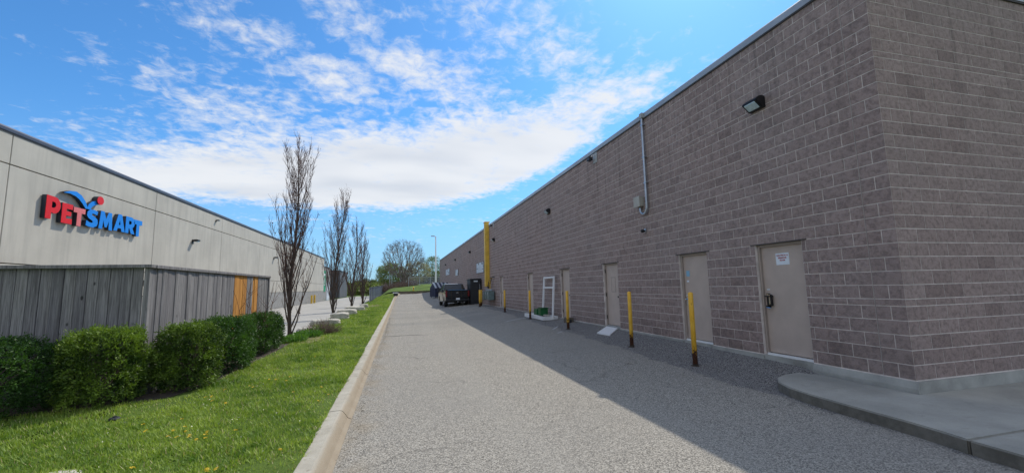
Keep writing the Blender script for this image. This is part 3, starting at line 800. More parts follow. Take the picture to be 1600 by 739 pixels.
# yellow duct, meter, hose
t = thing('yellow_duct', 'tall yellow metal duct up the block wall above the gas meter', 'duct', (WX, 32.6, 1.9))
MB().box(6.50, 32.25, 1.75, 6.825, 32.72, 6.78).build('duct_body', M['yellowduct'], t, bevel=.01)
for zz in (5.6, 3.0):
    MB().box(6.485, 32.235, zz, 6.827, 32.735, zz+.05).build('band', M['yellowduct'], t, bevel=.004, segs=1)
MB().box(6.47, 32.22, 6.78, 6.9, 32.75, 6.86).build('duct_cap', M['yellowduct'], t, bevel=.01)
t = thing('gas_meter', 'grey-green gas meter boxes on the wall behind two yellow bollards', 'gas meter', (6.5, 31.4, .7))
for (a, b, z0, z1) in ((30.3, 31.05, .75, 1.42), (31.15, 31.9, .80, 1.42), (32.0, 32.6, .75, 1.4)):
    MB().box(6.32, a, z0, 6.74, b, z1).build('meter_body', M['teal'], t, bevel=.04)
    MB().lathe([(.10, -.02), (.10, .0)], (6.315, (a+b)/2, 1.22), 14, axis='x').build('dial', M['palemetal'], t)
MB().tube([(6.55, 30.2, 1.5), (6.55, 32.6, 1.5)], .035, 10).build('pipe', M['galv'], t)
for yy in (30.5, 30.85, 31.3, 31.7, 32.2): MB().tube([(6.55, yy, 1.4), (6.55, yy, 1.5)], .028, 8).build('pipe', M['galv'], t)
MB().tube([(6.55, 30.9, 1.5), (6.55, 30.9, 2.35), (6.75, 30.9, 2.35)], .03, 8).build('riser_pipe', M['yellowduct'], t)
t = thing('coiled_hose', 'black coiled hose hanging on the wall above the gas meter', 'hose', (6.6, 31.4, 2.0))
pts = []
for k in range(60):
    a = k*.62; s_ = k/59
    pts.append((6.62+.08*math.cos(a), 31.95-1.0*s_+.10*math.cos(a*.5), 1.62+.75*s_+.09*math.sin(a)))
MB().tube(pts, .024, 6).build('hose', M['black'], t)
MB().tube([(6.66, 31.0, 2.37), (6.66, 30.45, 2.45), (6.8, 30.4, 2.45)], .03, 8).build('bracket', M['black'], t)
# white panels with dark marks
def panel_sign(y0, y1, z0, z1, label, marks_):
    t = thing('wall_panel', label, 'wall panel', (WX, (y0+y1)/2, z0), 'white panels on the far block wall')
    MB().box(WX-.05, y0, z0, WX-.002, y1, z1).build('panel_face', M['whitesheet'], t, bevel=.008)
    b = MB(); L = y1-y0; H = z1-z0
    for (u, v, du, dv) in marks_: b.box(WX-.058, y0+u*L, z0+v*H, WX-.051, y0+(u+du)*L, z0+(v+dv)*H)
    b.build('dark_marks', M['bplastic'], t)
    MB().box(WX-.054, y0-.02, z0-.02, WX-.003, y0+.03, z1+.02).box(WX-.054, y1-.03, z0-.02, WX-.003, y1+.02, z1+.02).build('edge_trim', M['bplastic'], t)
panel_sign(34.45, 37.85, 2.96, 3.84, 'largest white wall panel with dark marks, left of the yellow duct', [(.06, .30, .14, .05), (.12, .72, .06, .25), (.24, .80, .05, .18), (.62, .82, .10, .15), (.75, .42, .22, .05), (.03, .55, .07, .04)])
panel_sign(50.3, 52.8, 3.2, 3.9, 'smallest white wall panel, the middle one of three', [(.1, .1, .1, .3), (.7, .6, .1, .3)])
panel_sign(59.2, 64.1, 3.58, 4.42, 'farthest white wall panel near the far end of the block wall', [(.2, .2, .1, .3), (.6, .5, .06, .4)])
# ------------------------------------------------------------------ bollards
def bollard(x, y, z0, z1, rad, label, lean=0):
    t = thing('bollard', label, 'bollard', (x, y, z0), 'yellow steel bollards along the block wall')
    H = z1-z0
    MB().lathe([(rad, -.1), (rad, H-.02), (rad*.93, H-.006), (rad*.5, H+.006), (.01, H+.01)], (0, 0, 0), 20).build('post', M['yellow'], t, origin=(0, 0, 0), smooth=True)
    b = MB(); prof_ = []
    b.lathe([(rad+.05, -.02), (rad+.045, .012), (rad+.004, .02), (rad+.003, .05)], (0, 0, 0), 14); b.build('base_collar', M['mulch'], t, origin=(0, 0, 0))
    t.rotation_euler = (0, lean, random.uniform(0, 6))
    return t
for (x, y, r_, l) in ((5.9, 7.6, .050, 'nearest yellow bollard, chipped, in front of the second door'), (5.9, 10.05, .050, 'second nearest yellow bollard, left of the blue-stickered door'),
                      (5.9, 14.35, .051, 'rust-stained yellow bollard before the fourth door'), (5.9, 18.92, .052, 'yellow bollard left of the white frame, before the fifth door'),
                      (5.9, 23.8, .054, 'yellow bollard right of the farthest door'), (5.78, 31.0, .07, 'outer yellow bollard guarding the gas meter'), (6.12, 32.2, .07, 'inner yellow bollard between the outer one and the gas meter')):
    z0 = road_z(x, y); bollard(x, y, z0, 1.5, r_, l, random.uniform(-.006, .006))
# small things by the doors
t = thing('white_slab', 'flat white slab lying before the door with the outlined panel', 'slab', (6.45, 12.8, road_z(6.45, 12.8)))
zb = road_z(6.3, 12.8)
c4 = [(6.20, 11.80), (6.80, 12.40), (6.80, 13.15), (6.14, 12.55)]
b = MB(); b.add([(u, w, road_z(u, w)-.01) for u, w in c4] + [(u, w, road_z(u, w)+.035) for u, w in c4],
              [(3, 2, 1, 0), (4, 5, 6, 7), (0, 1, 5, 4), (1, 2, 6, 5), (2, 3, 7, 6), (3, 0, 4, 7)])
b.build('slab_top', M['white'], t, bevel=.006)
t = thing('small_box', 'small dull brown box on the asphalt at the foot of the wall', 'box', (6.55, 16.0, .2))
MB().box(6.42, 15.75, .2, 6.72, 16.05, .42).build('box_body', M['mulched'], t, bevel=.01)
MB().box(6.43, 15.65, .2, 6.60, 15.74, .36).build('box_flap', M['bplastic'], t, bevel=.01)
# white frame rack with tray
t = thing('white_rack', 'tall white frame with a white tray base leaning at the block wall', 'rack', (6.5, 18.6, .25))
zt = .30
b = MB(); b.box(6.02, 17.45, .22, 6.72, 20.25, .33); b.build('tray_base', M['white'], t, bevel=.01)
b = MB(); b.box(6.02, 17.45, .33, 6.06, 20.25, .38); b.box(6.68, 17.45, .33, 6.72, 20.25, .38); b.box(6.06, 17.45, .33, 6.68, 17.49, .38); b.box(6.06, 20.21, .33, 6.68, 20.25, .38); b.build('tray_rim', M['white'], t, bevel=.006, segs=1)
def bar(p, q, w, name='post'):
    p, q = Vector(p), Vector(q); d = (q-p).normalized(); u = Vector((0, 0, 1)) if abs(d.z) < .7 else Vector((1, 0, 0)); a = d.cross(u).normalized()*w/2; c = d.cross(a).normalized()*w/2
    return MB().add([p-a-c, p+a-c, p+a+c, p-a+c, q-a-c, q+a-c, q+a+c, q-a+c], [(3, 2, 1, 0), (4, 5, 6, 7), (0, 1, 5, 4), (1, 2, 6, 5), (2, 3, 7, 6), (3, 0, 4, 7)]).build(name, M['white'], t, bevel=.006, segs=1)
bar((6.45, 17.42, .24), (6.70, 17.75, 2.12), .075); bar((6.45, 18.72, .38), (6.70, 19.05, 2.12), .075)
bar((6.70, 17.71, 2.08), (6.70, 19.09, 2.08), .075, 'top_rail'); bar((6.62, 17.65, 1.62), (6.62, 18.93, 1.62), .07, 'cross_rail')
t = thing('green_crate', 'green box sitting on the white tray of the rack', 'crate', (6.35, 18.6, .385))
MB().box(6.12, 18.05, .385, 6.48, 18.45, .70).build('green_box', M['green'], t, bevel=.02)
MB().box(6.10, 18.5, .385, 6.46, 19.0, .66).build('green_box', M['green'], t, bevel=.02)
MB().box(6.10, 18.03, .70, 6.50, 18.47, .73).build('lid', M['green'], t, bevel=.008)
MB().box(6.2, 17.6, .385, 6.4, 17.95, .44).build('loose_scrap', M['beigebox'], t, bevel=.01)
# ------------------------------------------------------------------ pickup truck
def truck(x, y, rz, z):
    t = thing('pickup_truck', 'black crew-cab pickup truck seen from behind beside the block wall', 'truck', (x, y, z)); t.rotation_euler.z = rz if rz else 1e-5
    def B(b, name, m, parent=t, **k): return b.build(name, m, parent, origin=(0, 0, 0), **k)
    def arch(cy, r=.50, n=9): return [(cy-r*math.cos(math.pi*i/(n-1)), .42+r*.95*math.sin(math.pi*i/(n-1))) for i in range(n)]
    W_ = 1.0
    # bed sides
    side = [(.10, .58)] + arch(1.22) + [(2.02, .50), (2.02, 1.40), (.10, 1.43)]
    b = MB(); b.prism(side, 'x', -W_, -W_+.13); b.prism(side, 'x', W_-.13, W_); b.box(-W_+.13, .12, .72, W_-.13, 2.0, .78); b.box(-W_+.13, 1.94, .78, W_-.13, 2.0, 1.42)
    B(b, 'bed', M['carpaint'], bevel=.03)
    # cab lower, hood
    low = [(2.04, .50)] + [(3.9, .45)] + arch(4.93) + [(5.75, .50), (5.85, .7), (5.85, 1.12), (5.70, 1.22), (4.45, 1.34), (2.04, 1.36)]
    b = MB(); b.prism(low, 'x', -W_, W_); B(b, 'cab_body', M['carpaint'], bevel=.04)
    # greenhouse tapering to the roof
    gh = [(2.08, 1.36), (2.28, 1.92), (2.6, 1.98), (3.5, 1.98), (3.75, 1.93), (4.45, 1.34)]
    vs = []
    for sx in (-1, 1):
        for (yy, zz) in gh:
            k = .97 - .17*max(0, (zz-1.36)/.62); vs.append((sx*k, yy, zz))
    n = len(gh); fs = [tuple(range(n))[::-1], tuple(range(n, 2*n))] + [(i, (i+1) % n, n+(i+1) % n, n+i) for i in range(n)]
    cabin = MB().add(vs, fs); B(cabin, 'cabin', M['carpaint'], bevel=.03)
    # rear window
    b = MB(); b.add([(-.72, 2.085, 1.44), (.72, 2.085, 1.44), (.68, 2.235, 1.86), (-.68, 2.235, 1.86), (-.72, 2.13, 1.44), (.72, 2.13, 1.44), (.68, 2.27, 1.86), (-.68, 2.27, 1.86)], [(0, 1, 2, 3), (7, 6, 5, 4), (0, 4, 5, 1), (1, 5, 6, 2), (2, 6, 7, 3), (3, 7, 4, 0)]); B(b, 'rear_window', M['glass'])
    for sx in (-1, 1):
        for (a, c, a2, c2) in ((2.35, 3.02, 2.5, 3.02), (3.12, 4.1, 3.12, 3.62)):
            b = MB(); x0, x1 = sx*.963, sx*.838
            b.add([(x0, a, 1.42), (x0, c, 1.42), (x1, c2, 1.88), (x1, a2, 1.88), (x0-sx*.04, a, 1.42), (x0-sx*.04, c, 1.42), (x1-sx*.04, c2, 1.88), (x1-sx*.04, a2, 1.88)], [(0, 1, 2, 3), (7, 6, 5, 4), (0, 4, 5, 1), (1, 5, 6, 2), (2, 6, 7, 3), (3, 7, 4, 0)])
            B(b, 'side_window', M['glass'])
        b = MB().box(sx*1.0, 3.95, 1.30, sx*1.26, 4.08, 1.56); m_ = B(b, 'side_mirror', M['bplastic'], bevel=.02)
        b = MB().prism([(.055, .86), (.055, 1.36), (.22, 1.36), (.16, .86)], 'x', sx*.86, sx*1.012); B(b, 'tail_light', M['tail'], bevel=.012)
        for (a, c) in ((2.35, 3.08), (3.1, 3.95)):
            dd = MB().box(sx*1.001, a, .62, sx*1.012, c, 1.33); dr = B(dd, 'door', M['carpaint'], bevel=.004, segs=1)
            B(MB().box(sx*1.013, a+.04, 1.18, sx*1.04, a+.22, 1.22), 'handle', M['chrome'], dr, bevel=.004, segs=1)
        for wy in (1.22, 4.93):
            w = MB().lathe([(.24, -.14), (.36, -.14), (.395, -.11), (.40, 0), (.395, .11), (.36, .14), (.24, .14)], (sx*.85, wy, .40), 26, axis='x'); wo = B(w, 'wheel', M['rubber'], smooth=False)
            r_ = MB().lathe([(.23, 0), (.24, .02), (.235, .03), (.09, .012), (.06, .035), (.02, .036)], (sx*.85+sx*.11, wy, .40), 20, axis='x') if sx > 0 else MB().lathe([(.02, -.036), (.06, -.035), (.09, -.012), (.235, -.03), (.24, -.02), (.23, 0)], (sx*.85+sx*.11, wy, .40), 20, axis='x')
            B(r_, 'rim', M['chrome'], wo)
        B(MB().prism([(.75, 1.44), (1.72, 1.44), (1.70, 1.30), (.75, 1.30)], 'y', 5.70, 5.87) if False else MB().box(sx*.62, 5.80, .95, sx*.96, 5.88, 1.15), 'headlight', M['lens'], bevel=.02)
    tg = B(MB().prism([(.0+.04, .72), (.04, 1.30), (.02, 1.40), (.10, 1.43), (.12, .72)], 'x', -.84, .84), 'tailgate', M['carpaint'], bevel=.012)
    B(MB().lathe([(.02, .0), (.11, .003), (.11, .012)], (0, .02, 1.18), 20, axis='y'), 'badge', M['chrome'], tg)
    for v in tg.children[0].data.vertices: v.co.z = 1.18+(v.co.z-1.18)*.42
    B(MB().box(-.14, .015, 1.29, .14, .035, 1.34), 'handle', M['bplastic'], tg, bevel=.006)
    B(MB().box(-.80, .028, .98, .80, .038, 1.0), 'trim_line', M['bplastic'], tg)
    bp_ = B(MB().prism([(-.12, .50), (-.14, .68), (.10, .70), (.10, .50)], 'x', -.98, .98), 'rear_bumper', M['bplastic'], bevel=.03)
    B(MB().box(-.16, -.155, .60, .16, -.141, .76), 'licence_plate', M['paper'], bp_, bevel=.003, segs=1)
    B(MB().box(-.05, -.22, .40, .05, -.05, .50), 'tow_hitch', M['chrome'], bp_, bevel=.01)
    B(MB().box(-.75, .25, .42, .75, 5.4, .60), 'chassis', M['bplastic'])
    B(MB().tube([(-.9, 1.22, .40), (.9, 1.22, .40)], .06, 8).lathe([(.05, -.14), (.15, -.06), (.15, .06), (.05, .14)], (0, 1.22, .4), 12, axis='x'), 'axle', M['galv'])
    B(MB().tube([(.55, -.05, .38), (.55, .9, .36)], .045, 10), 'exhaust', M['galv'])
    B(MB().box(-1.02, 2.2, .40, -.9, 4.3, .46).box(.9, 2.2, .40, 1.02, 4.3, .46), 'step_bar', M['galv'], bevel=.01)
    B(MB().box(-.25, 2.30, 1.985, .25, 2.42, 2.0), 'brake_lamp', M['tail'])
    return t
truck(4.72, 35.4, .012, .11)
# ------------------------------------------------------------------ waste containers
t = thing('waste_compactor', 'tall black waste container with white label beside the truck and wall', 'waste container', (6.2, 36.2, road_z(6.2, 36)))
MB().box(5.84, 35.6, .26, 6.72, 37.4, 2.34).build('container_body', M['bplastic'], t, bevel=.03)
for k in range(4): MB().box(5.80, 35.56, .55+.45*k, 6.74, 37.42, .62+.45*k).build('rib', M['bplastic'], t, bevel=.01)
MB().box(5.78, 35.5, 2.345, 6.76, 37.45, 2.44).build('lid', M['bplastic'], t, bevel=.02)
MB().box(6.12, 35.545, 2.18, 6.46, 35.558, 2.28).build('label_plate', M['paper'], t)
MB().tube([(6.62, 35.55, 1.0), (6.62, 35.4, 1.05), (6.62, 35.4, 1.9), (6.62, 35.55, 1.95)], .025, 8).build('handle', M['galv'], t)
MB().box(6.15, 35.2, .27, 6.6, 35.5, .31).build('foot_plate', M['galv'], t, bevel=.01)
t = thing('dumpster', 'dark dumpster with ribbed sloping lids beyond the truck', 'dumpster', (5.35, 58.6, road_z(5.3, 58.6)-.02), rz=.30)
O = (0, 0, 0)
prof_ = [(-.95, .1), (-.95, 1.30), (0, 2.02), (.95, 1.35), (.95, .1)]      # (y, z) pentagon
MB().prism([(-.92, .12), (-.92, 1.26), (0, 1.93), (.92, 1.28), (.92, .12)], 'x', -1.0, 1.2).build('bin_body', M['navy'], t, origin=O, bevel=.02)
for s_, e_ in ((-1, 1.30), (1, 1.33)):
    for k in range(8):
        x0 = -1.03+k*.283
        b = MB(); yy = s_*.98
        b.add([(x0, yy, e_), (x0+.25, yy, e_), (x0+.25, 0, 2.03), (x0, 0, 2.03), (x0, yy, e_-.07), (x0+.25, yy, e_-.07), (x0+.25, 0, 1.94), (x0, 0, 1.94)], [(0, 1, 2, 3), (7, 6, 5, 4), (0, 4, 5, 1), (1, 5, 6, 2), (2, 6, 7, 3), (3, 7, 4, 0)])
        b.build('lid_rib', M['navy'] if k % 2 else M['palemetal'], t, origin=O)
for k in range(4): MB().box(-1.05, -.96+.6*k, .12, -1.0, -.88+.6*k, 1.25).build('side_rib', M['navy'], t, origin=O)
MB().box(-.9, -.99, .55, 1.1, -.93, .72).build('fork_pocket', M['bplastic'], t, origin=O, bevel=.01)
for sx in (-.9, 1.05):
    for yy in (-.8, .8): MB().lathe([(.09, -.03), (.09, .03)], (sx, yy, .09), 12, axis='x').build('caster', M['rubber'], t, origin=O)

# ------------------------------------------------------------------ pale building on the left
LX = -12.0
pb = thing('pale_building', 'long pale concrete-panel store building behind the fence on the left', 'building', (LX, 16, 0))
MB().box(LX-20, -17, -.1, LX-.16, 74.7, 6.9).build('core', M['joint'], pb)
rowsP = [(0.0, 1.63), (1.66, 2.775), (2.805, 5.90), (5.935, 6.93)]
pm = {}
for j in range(11):
    y0 = -16.6+8.3*j; y1 = min(y0+8.3, 74.7)
    for r, (z0, z1) in enumerate(rowsP):
        key = (r, round(y1-y0, 2))
        if key not in pm:
            me = MB().box(-.16, .014, z0, 0, y1-y0-.014, z1).mesh('panel', M['dado'] if r == 0 else M['panel'], bevel=.008, segs=1)
            pm[key] = me
        o = link('panel', pm[key], pb); o.location = (0, y0-16, 0)
MB().prism([(LX-.3, 6.93), (LX+.04, 6.93), (LX+.05, 7.02), (LX+.03, 7.07), (LX-.3, 7.07)], 'y', -16.7, 74.8).build('parapet_cap', M['capdark'], pb)
MB().prism([(LX-.3, 6.86), (LX+.02, 6.88), (LX+.02, 6.928), (LX-.3, 6.928)], 'y', -16.65, 74.75).build('drip_edge', M['lintel'], pb)
t = thing('low_annexe', 'lower dark grey rear section beyond the pale building', 'building', (LX, 80, 0))
MB().box(LX-18, 75, -.1, LX-.4, 84, 5.7).build('wall', M['dado'], t)
MB().box(LX-18, 75.0, 5.7, LX-.35, 84.05, 5.85).build('parapet_cap', M['capdark'], t)
MB().box(LX-.4, 80, 0, LX-.33, 83, 3.2).build('loading_door', M['whitesheet'], t)
t = thing('far_grey_block', 'small dark grey building at the far end of the left yard', 'building', (-12, 104, 0))
MB().box(-20, 102, 0, -13.0, 116, 6.0).build('wall', M['farwall'], t); MB().box(-20.1, 101.9, 6.0, -12.9, 116.1, 6.25).build('roof', M['capdark'], t)
t = thing('green_banner', 'tall green banner with white marks on the dark annexe wall', 'banner', (LX-.35, 77, 1.5))
MB().box(LX-.38, 76.2, 1.6, LX-.32, 78.6, 5.1).build('banner_cloth', M['signgreen'], t, bevel=.01)
MB().box(LX-.318, 76.9, 4.2, LX-.31, 77.9, 4.6).box(LX-.318, 77.1, 2.6, LX-.31, 77.6, 4.0).build('white_marks', M['white'], t)
def arm_lamp(y, z, label):
    t = thing('shoebox_light', label, 'wall light', (LX, y, z), 'dark lamps on the pale building')
    MB().box(0, -.08, -.16, .05, .08, .10).build('back_plate', M['black'], t, origin=O, bevel=.008)
    MB().prism([(.05, .0), (.05, .08), (.22, .11), (.36, .09), (.36, .02), (.20, -.03)], 'y', -.15, .15).build('head', M['black'], t, origin=O, bevel=.012)
    MB().box(.20, -.12, -.05, .33, .12, -.01).build('lens', M['lens'], t, origin=O, bevel=.01)
    return t
l0 = arm_lamp(29.0, 4.82, 'dark wall lamp right of the red and blue sign')
copy_thing(l0, (LX, 45.9, 5.02), 'dark wall lamp behind the nearest bare tree')
copy_thing(l0, (LX, 32.1, 6.55), 'small dark lamp just under the roof edge of the pale building').scale = (.6, .6, .6)
# sign: letters stand on the wall, y runs to the right of the picture
sg = thing('letter_sign', 'red and blue raised letter sign with swoosh and ball on the pale wall', 'sign', (LX, 20.6, 4.4))
def arc(cx, cy_, rx, ry, a0, a1, n=12): return [(cx+rx*math.cos(R(a0+(a1-a0)*i/n)), cy_+ry*math.sin(R(a0+(a1-a0)*i/n))) for i in range(n+1)]
G = {
 'P': [[(0, 0), (.36, 0), (.36, .30)] + arc(.52, .62, .42, .36, -90, 90) + [(0, 1)], arc(.48, .63, .16, .13, 90, -90, 8) + [(.36, .50), (.36, .76)]],
 'E': [[(0, 0), (.92, .0), (.90, .27), (.38, .25), (.38, .40), (.80, .40), (.80, .62), (.38, .62), (.38, .74), (.90, .74), (.92, 1), (0, 1)]],
 'T': [[(.32, 0), (.68, 0), (.68, .72), (1, .72), (1, 1), (0, 1), (0, .72), (.32, .72)]],
 'S': [[(0, .05), (.30, .0), (.62, .0), (.90, .10), (1, .30), (.94, .50), (.70, .62), (.46, .68), (.42, .76), (.56, .80), (.88, .74), (.94, .96), (.60, 1.02), (.26, .98), (.06, .84), (.04, .62), (.20, .48), (.52, .38), (.58, .30), (.46, .24), (.26, .26), (.02, .34)]],
 'M': [[(0, 0), (.26, 0), (.30, .50), (.44, .12), (.58, .12), (.72, .50), (.75, 0), (1.02, 0), (.92, 1), (.68, 1), (.51, .56), (.34, 1), (.10, 1)]],
 'A': [[(0, 0), (.30, 0), (.36, .18), (.66, .18), (.72, 0), (1.02, 0), (.66, 1), (.36, 1)], [(.43, .38), (.59, .38), (.51, .68)][::-1]],
 'R': [[(0, 0), (.34, 0), (.34, .30), (.42, .30), (.64, 0), (1.04, 0), (.74, .36)] + arc(.58, .66, .40, .34, -50, 90, 10) + [(0, 1)], arc(.50, .66, .14, .11, 90, -90, 6) + [(.34, .55), (.34, .77)]],
}
LET = [('P', 17.92, 18.60, 4.42, 5.24, 'signred'), ('E', 18.64, 19.20, 4.37, 5.10, 'signred'), ('T', 19.20, 19.80, 4.36, 5.05, 'signpink'),
       ('S', 19.88, 20.54, 4.42, 5.11, 'signblue'), ('M', 20.60, 21.42, 4.44, 5.17, 'signblue'), ('A', 21.52, 22.28, 4.48, 5.22, 'signblue'),
       ('R', 22.32, 22.98, 4.48, 5.22, 'signblue'), ('T', 22.92, 23.54, 4.42, 5.17, 'signblue')]
SR = Matrix(((0, 0, 1, 0), (1, 0, 0, 0), (0, 1, 0, 0), (0, 0, 0, 1)))      # local (u, v, depth) -> (depth->x, u->y, v->z)
def sign_piece(loops, colour, name, d0=.02, d1=.15, label=None):
    face = glyph_mesh(loops, .012, [M[colour]], name); can = glyph_mesh(loops, d1-d0, [M['signside']], name)
    o = None
    face.transform(Matrix.Translation((d1+.007, -20.6, -4.4)) @ SR); can.transform(Matrix.Translation(((d0+d1)/2, -20.6, -4.4)) @ SR)
    bm = bmesh.new(); bm.from_mesh(can); nb = len(bm.faces); bm.from_mesh(face); bm.faces.ensure_lookup_table()
    for f in bm.faces: f.material_index = 0 if f.index < nb else 1
    me = bpy.data.meshes.new(name); bm.to_mesh(me); bm.free(); me.materials.append(M['signside']); me.materials.append(M[colour])
    o = link(name, me, sg)
    if label: o['label'] = label
    return o
for ch, a, b, z0, z1, c in LET:
    tilt = .0
    loops = [[(a+u*(b-a), z0+v*(z1-z0)) for u, v in lp] for lp in G[ch]]
    sign_piece(loops, c, 'letter', label='faded pinkish red letter' if c == 'signpink' else None)
sw = [(18.62, 5.47), (18.95, 5.60), (19.25, 5.64), (19.52, 5.55), (19.75, 5.36), (19.92, 5.12), (19.80, 5.08), (19.62, 5.24), (19.42, 5.38), (19.22, 5.46), (18.95, 5.50)]
sign_piece([sw], 'signblue', 'swoosh')
nk = [(19.90, 5.10), (19.98, 5.30), (20.16, 5.44), (20.40, 5.52), (20.46, 5.36), (20.26, 5.30), (20.14, 5.20), (20.10, 5.10)]
sign_piece([nk], 'signblue', 'swoosh_neck', d1=.13)
sign_piece([arc(20.52, 5.55, .19, .17, 0, 345, 24)], 'signred', 'ball', d1=.19)
# ------------------------------------------------------------------ wooden fence
fn = thing('wooden_fence', 'weathered grey wooden board fence with two orange boards, left behind the hedges', 'fence', (-3.84, 8.2, .1))
FT = 2.20
bmesh_cache = []
for k in range(5):
    b = MB(); w = .1425; n = 3; th = .018+.002*k
    x0 = -.07125; cup = [0, .003*(k-2), .0025*(k-1), 0]
    poly = [(x0+w*i/n, cup[i]) for i in range(n+1)] + [(x0+w*i/n, cup[i]+th) for i in range(n, -1, -1)]
    b.prism(poly, 'z', .05, FT-.03-.002*k); bmesh_cache.append(b)
boards = {m_: [b.mesh('board', M[m_], bevel=.0045, segs=1, origin=(0, 0, .1)) for b in bmesh_cache] for m_ in ('wood', 'newwood')}
# face towards the lawn in front: runs along x at y = 8.2
x = -3.99
while x > -8.6:
    o = link('board', boards['wood'][random.randrange(5)], fn); o.location = (x+3.84, 0+random.uniform(-.006, .004), random.uniform(-.008, .008)); o.rotation_euler.z = random.uniform(-.012, .012); x -= .1495
y = 8.33
while y < 14.62:
    new = 11.85 < y < 12.72 or 13.2 < y < 13.62
    o = link('board', boards['newwood' if new else 'wood'][random.randrange(5)], fn); o.location = (random.uniform(-.005, .006), y-8.2, random.uniform(-.008, .008)); o.rotation_euler.z = -math.pi/2+random.uniform(-.02, .02)
    if new: o['label'] = 'fresh orange board'
    y += .1495
# second layer of boards, added behind to block sunlit gaps so seams stay dark
x = -4.07
while x > -8.6:
    o = link('board', boards['wood'][random.randrange(5)], fn); o.location = (x+3.84, .026, random.uniform(-.008, .0)); x -= .1495
y = 8.42
while y < 14.6:
    o = link('board', boards['wood'][random.randrange(5)], fn); o.location = (-.026, y-8.2, random.uniform(-.008, .0)); o.rotation_euler.z = -math.pi/2; y += .1495
MB().box(-9, 8.12, FT-.055, -3.78, 8.27, FT).build('cap_rail', M['wood'], fn, bevel=.004, segs=1)
MB().box(-3.92, 8.275, FT-.057, -3.77, 14.72, FT-.002).build('cap_rail', M['wood'], fn, bevel=.004, segs=1)
MB().box(-8.6, 8.252, .5, -3.95, 8.29, .6).box(-8.6, 8.252, 1.85, -3.95, 8.29, 1.95).build('rail', M['wood'], fn)
MB().box(-3.93, 8.4, .5, -3.892, 14.2, .6).box(-3.93, 8.4, 1.85, -3.892, 14.2, 1.95).build('rail', M['wood'], fn)
MB().box(-3.90, 8.185, .0, -3.825, 8.275, FT-.056).build('corner_post', M['wood'], fn, bevel=.006, segs=1)
MB().box(-3.90, 14.63, .0, -3.79, 14.72, FT-.043).build('end_post', M['wood'], fn, bevel=.006, segs=1)

fn.location.x -= .13
# ------------------------------------------------------------------ foliage
def leaf_quads(C, size, nrm=None, aspect=2.4, spread=1.0):
    """C (n,3) centres -> quads of elongated leaves with random directions"""
    n = len(C)
    d = rng.normal(size=(n, 3)); 
    if nrm is not None: d = d*spread + nrm
    d /= np.linalg.norm(d, axis=1)[:, None]
    r = rng.normal(size=(n, 3)); s = np.cross(d, r); s /= np.linalg.norm(s, axis=1)[:, None]
    L = size*rng.uniform(.6, 1.3, n)[:, None]; Wd = L/aspect
    v = np.stack([C, C+d*L*.5+s*Wd*.5, C+d*L, C+d*L*.5-s*Wd*.5], 1).reshape(-1, 3)
    f = np.arange(n*4)
    return v, f
def shrub(name, label, cx, cy_, z0, rx, ry, h, n, matk, light=.5, square=3.2, seed=0, leaf=.045):
    t = thing(name, label, 'shrub', (cx, cy_, z0), 'clipped yew shrubs along the fence')
    # branches
    b = MB(); rr = random.Random(seed)
    for k in range(12):
        a = rr.uniform(0, 6.28); e = rr.uniform(.35, .8)
        b.tube([(0, 0, 0), (math.cos(a)*rx*.3*e, math.sin(a)*ry*.3*e, h*.35), (math.cos(a)*rx*e, math.sin(a)*ry*e, h*rr.uniform(.6, .85))], [.022, .016, .007], 5)
    b.build('stems', M['bark'], t, origin=O)
    # tufts: each tuft is a spray of leaves set on the uneven surface
    nt = n//14
    d = rng.normal(size=(nt*2, 3)); d[:, 2] = d[:, 2]*.9; d /= np.linalg.norm(d, axis=1)[:, None]
    d = d[d[:, 2] > -.75][:nt]; m_ = len(d)
    q = square
    rad = (np.abs(d[:, 0])**q+np.abs(d[:, 1])**q+np.abs(d[:, 2])**q)**(-1/q)
    nz = np.array([noise.fractal(Vector((*(p*2.6+seed*3),)), .9, 2.1, 3) for p in d])
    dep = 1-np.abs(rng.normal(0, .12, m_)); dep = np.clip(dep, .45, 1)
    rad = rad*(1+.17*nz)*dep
    P = np.stack([d[:, 0]*rad*rx, d[:, 1]*rad*ry, h*.5+d[:, 2]*rad*h*.5], 1)
    P[:, 2] = np.maximum(P[:, 2], .02)
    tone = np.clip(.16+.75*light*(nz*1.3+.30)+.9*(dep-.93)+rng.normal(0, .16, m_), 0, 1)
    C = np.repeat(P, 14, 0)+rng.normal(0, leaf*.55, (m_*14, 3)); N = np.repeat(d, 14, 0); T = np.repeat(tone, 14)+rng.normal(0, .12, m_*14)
    v, f = leaf_quads(C, leaf, N*.9+np.array([0, 0, .35]), 2.6, .8)
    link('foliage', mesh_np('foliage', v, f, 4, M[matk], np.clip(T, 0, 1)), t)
    # loose shoots sticking out at the top
    k = 60; a = rng.uniform(-1, 1, (k, 2)); pts = []
    S = MB()
    for i in range(k):
        x_, y_ = a[i]*np.array([rx, ry])*.85; zz = h*(.93+.05*rng.uniform())
        S.tube([(x_, y_, zz-.1), (x_+rng.normal(0, .02), y_+rng.normal(0, .02), zz+rng.uniform(.02, .11))], [.005, .002], 4, caps=False)
        for _ in range(8): pts.append((x_+rng.normal(0, .012), y_+rng.normal(0, .012), zz+rng.uniform(-.02, .10)))
    v, f = leaf_quads(np.array(pts), leaf*.8, None, 2.6)
    _s = link('shoots', mesh_np('shoots', v, f, 4, M[matk], np.clip(rng.normal(.7, .2, len(pts)), 0, 1)), t); _s['kind'] = 'stuff'
    return t
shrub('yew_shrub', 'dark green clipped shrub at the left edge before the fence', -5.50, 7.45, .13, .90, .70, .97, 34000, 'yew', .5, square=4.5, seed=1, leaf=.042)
shrub('yew_shrub', 'brightest yellow-green shrub left of the fence corner', -4.17, 7.68, .13, .41, .48, 1.07, 26000, 'yewlight', .95, square=4.2, seed=2, leaf=.042)
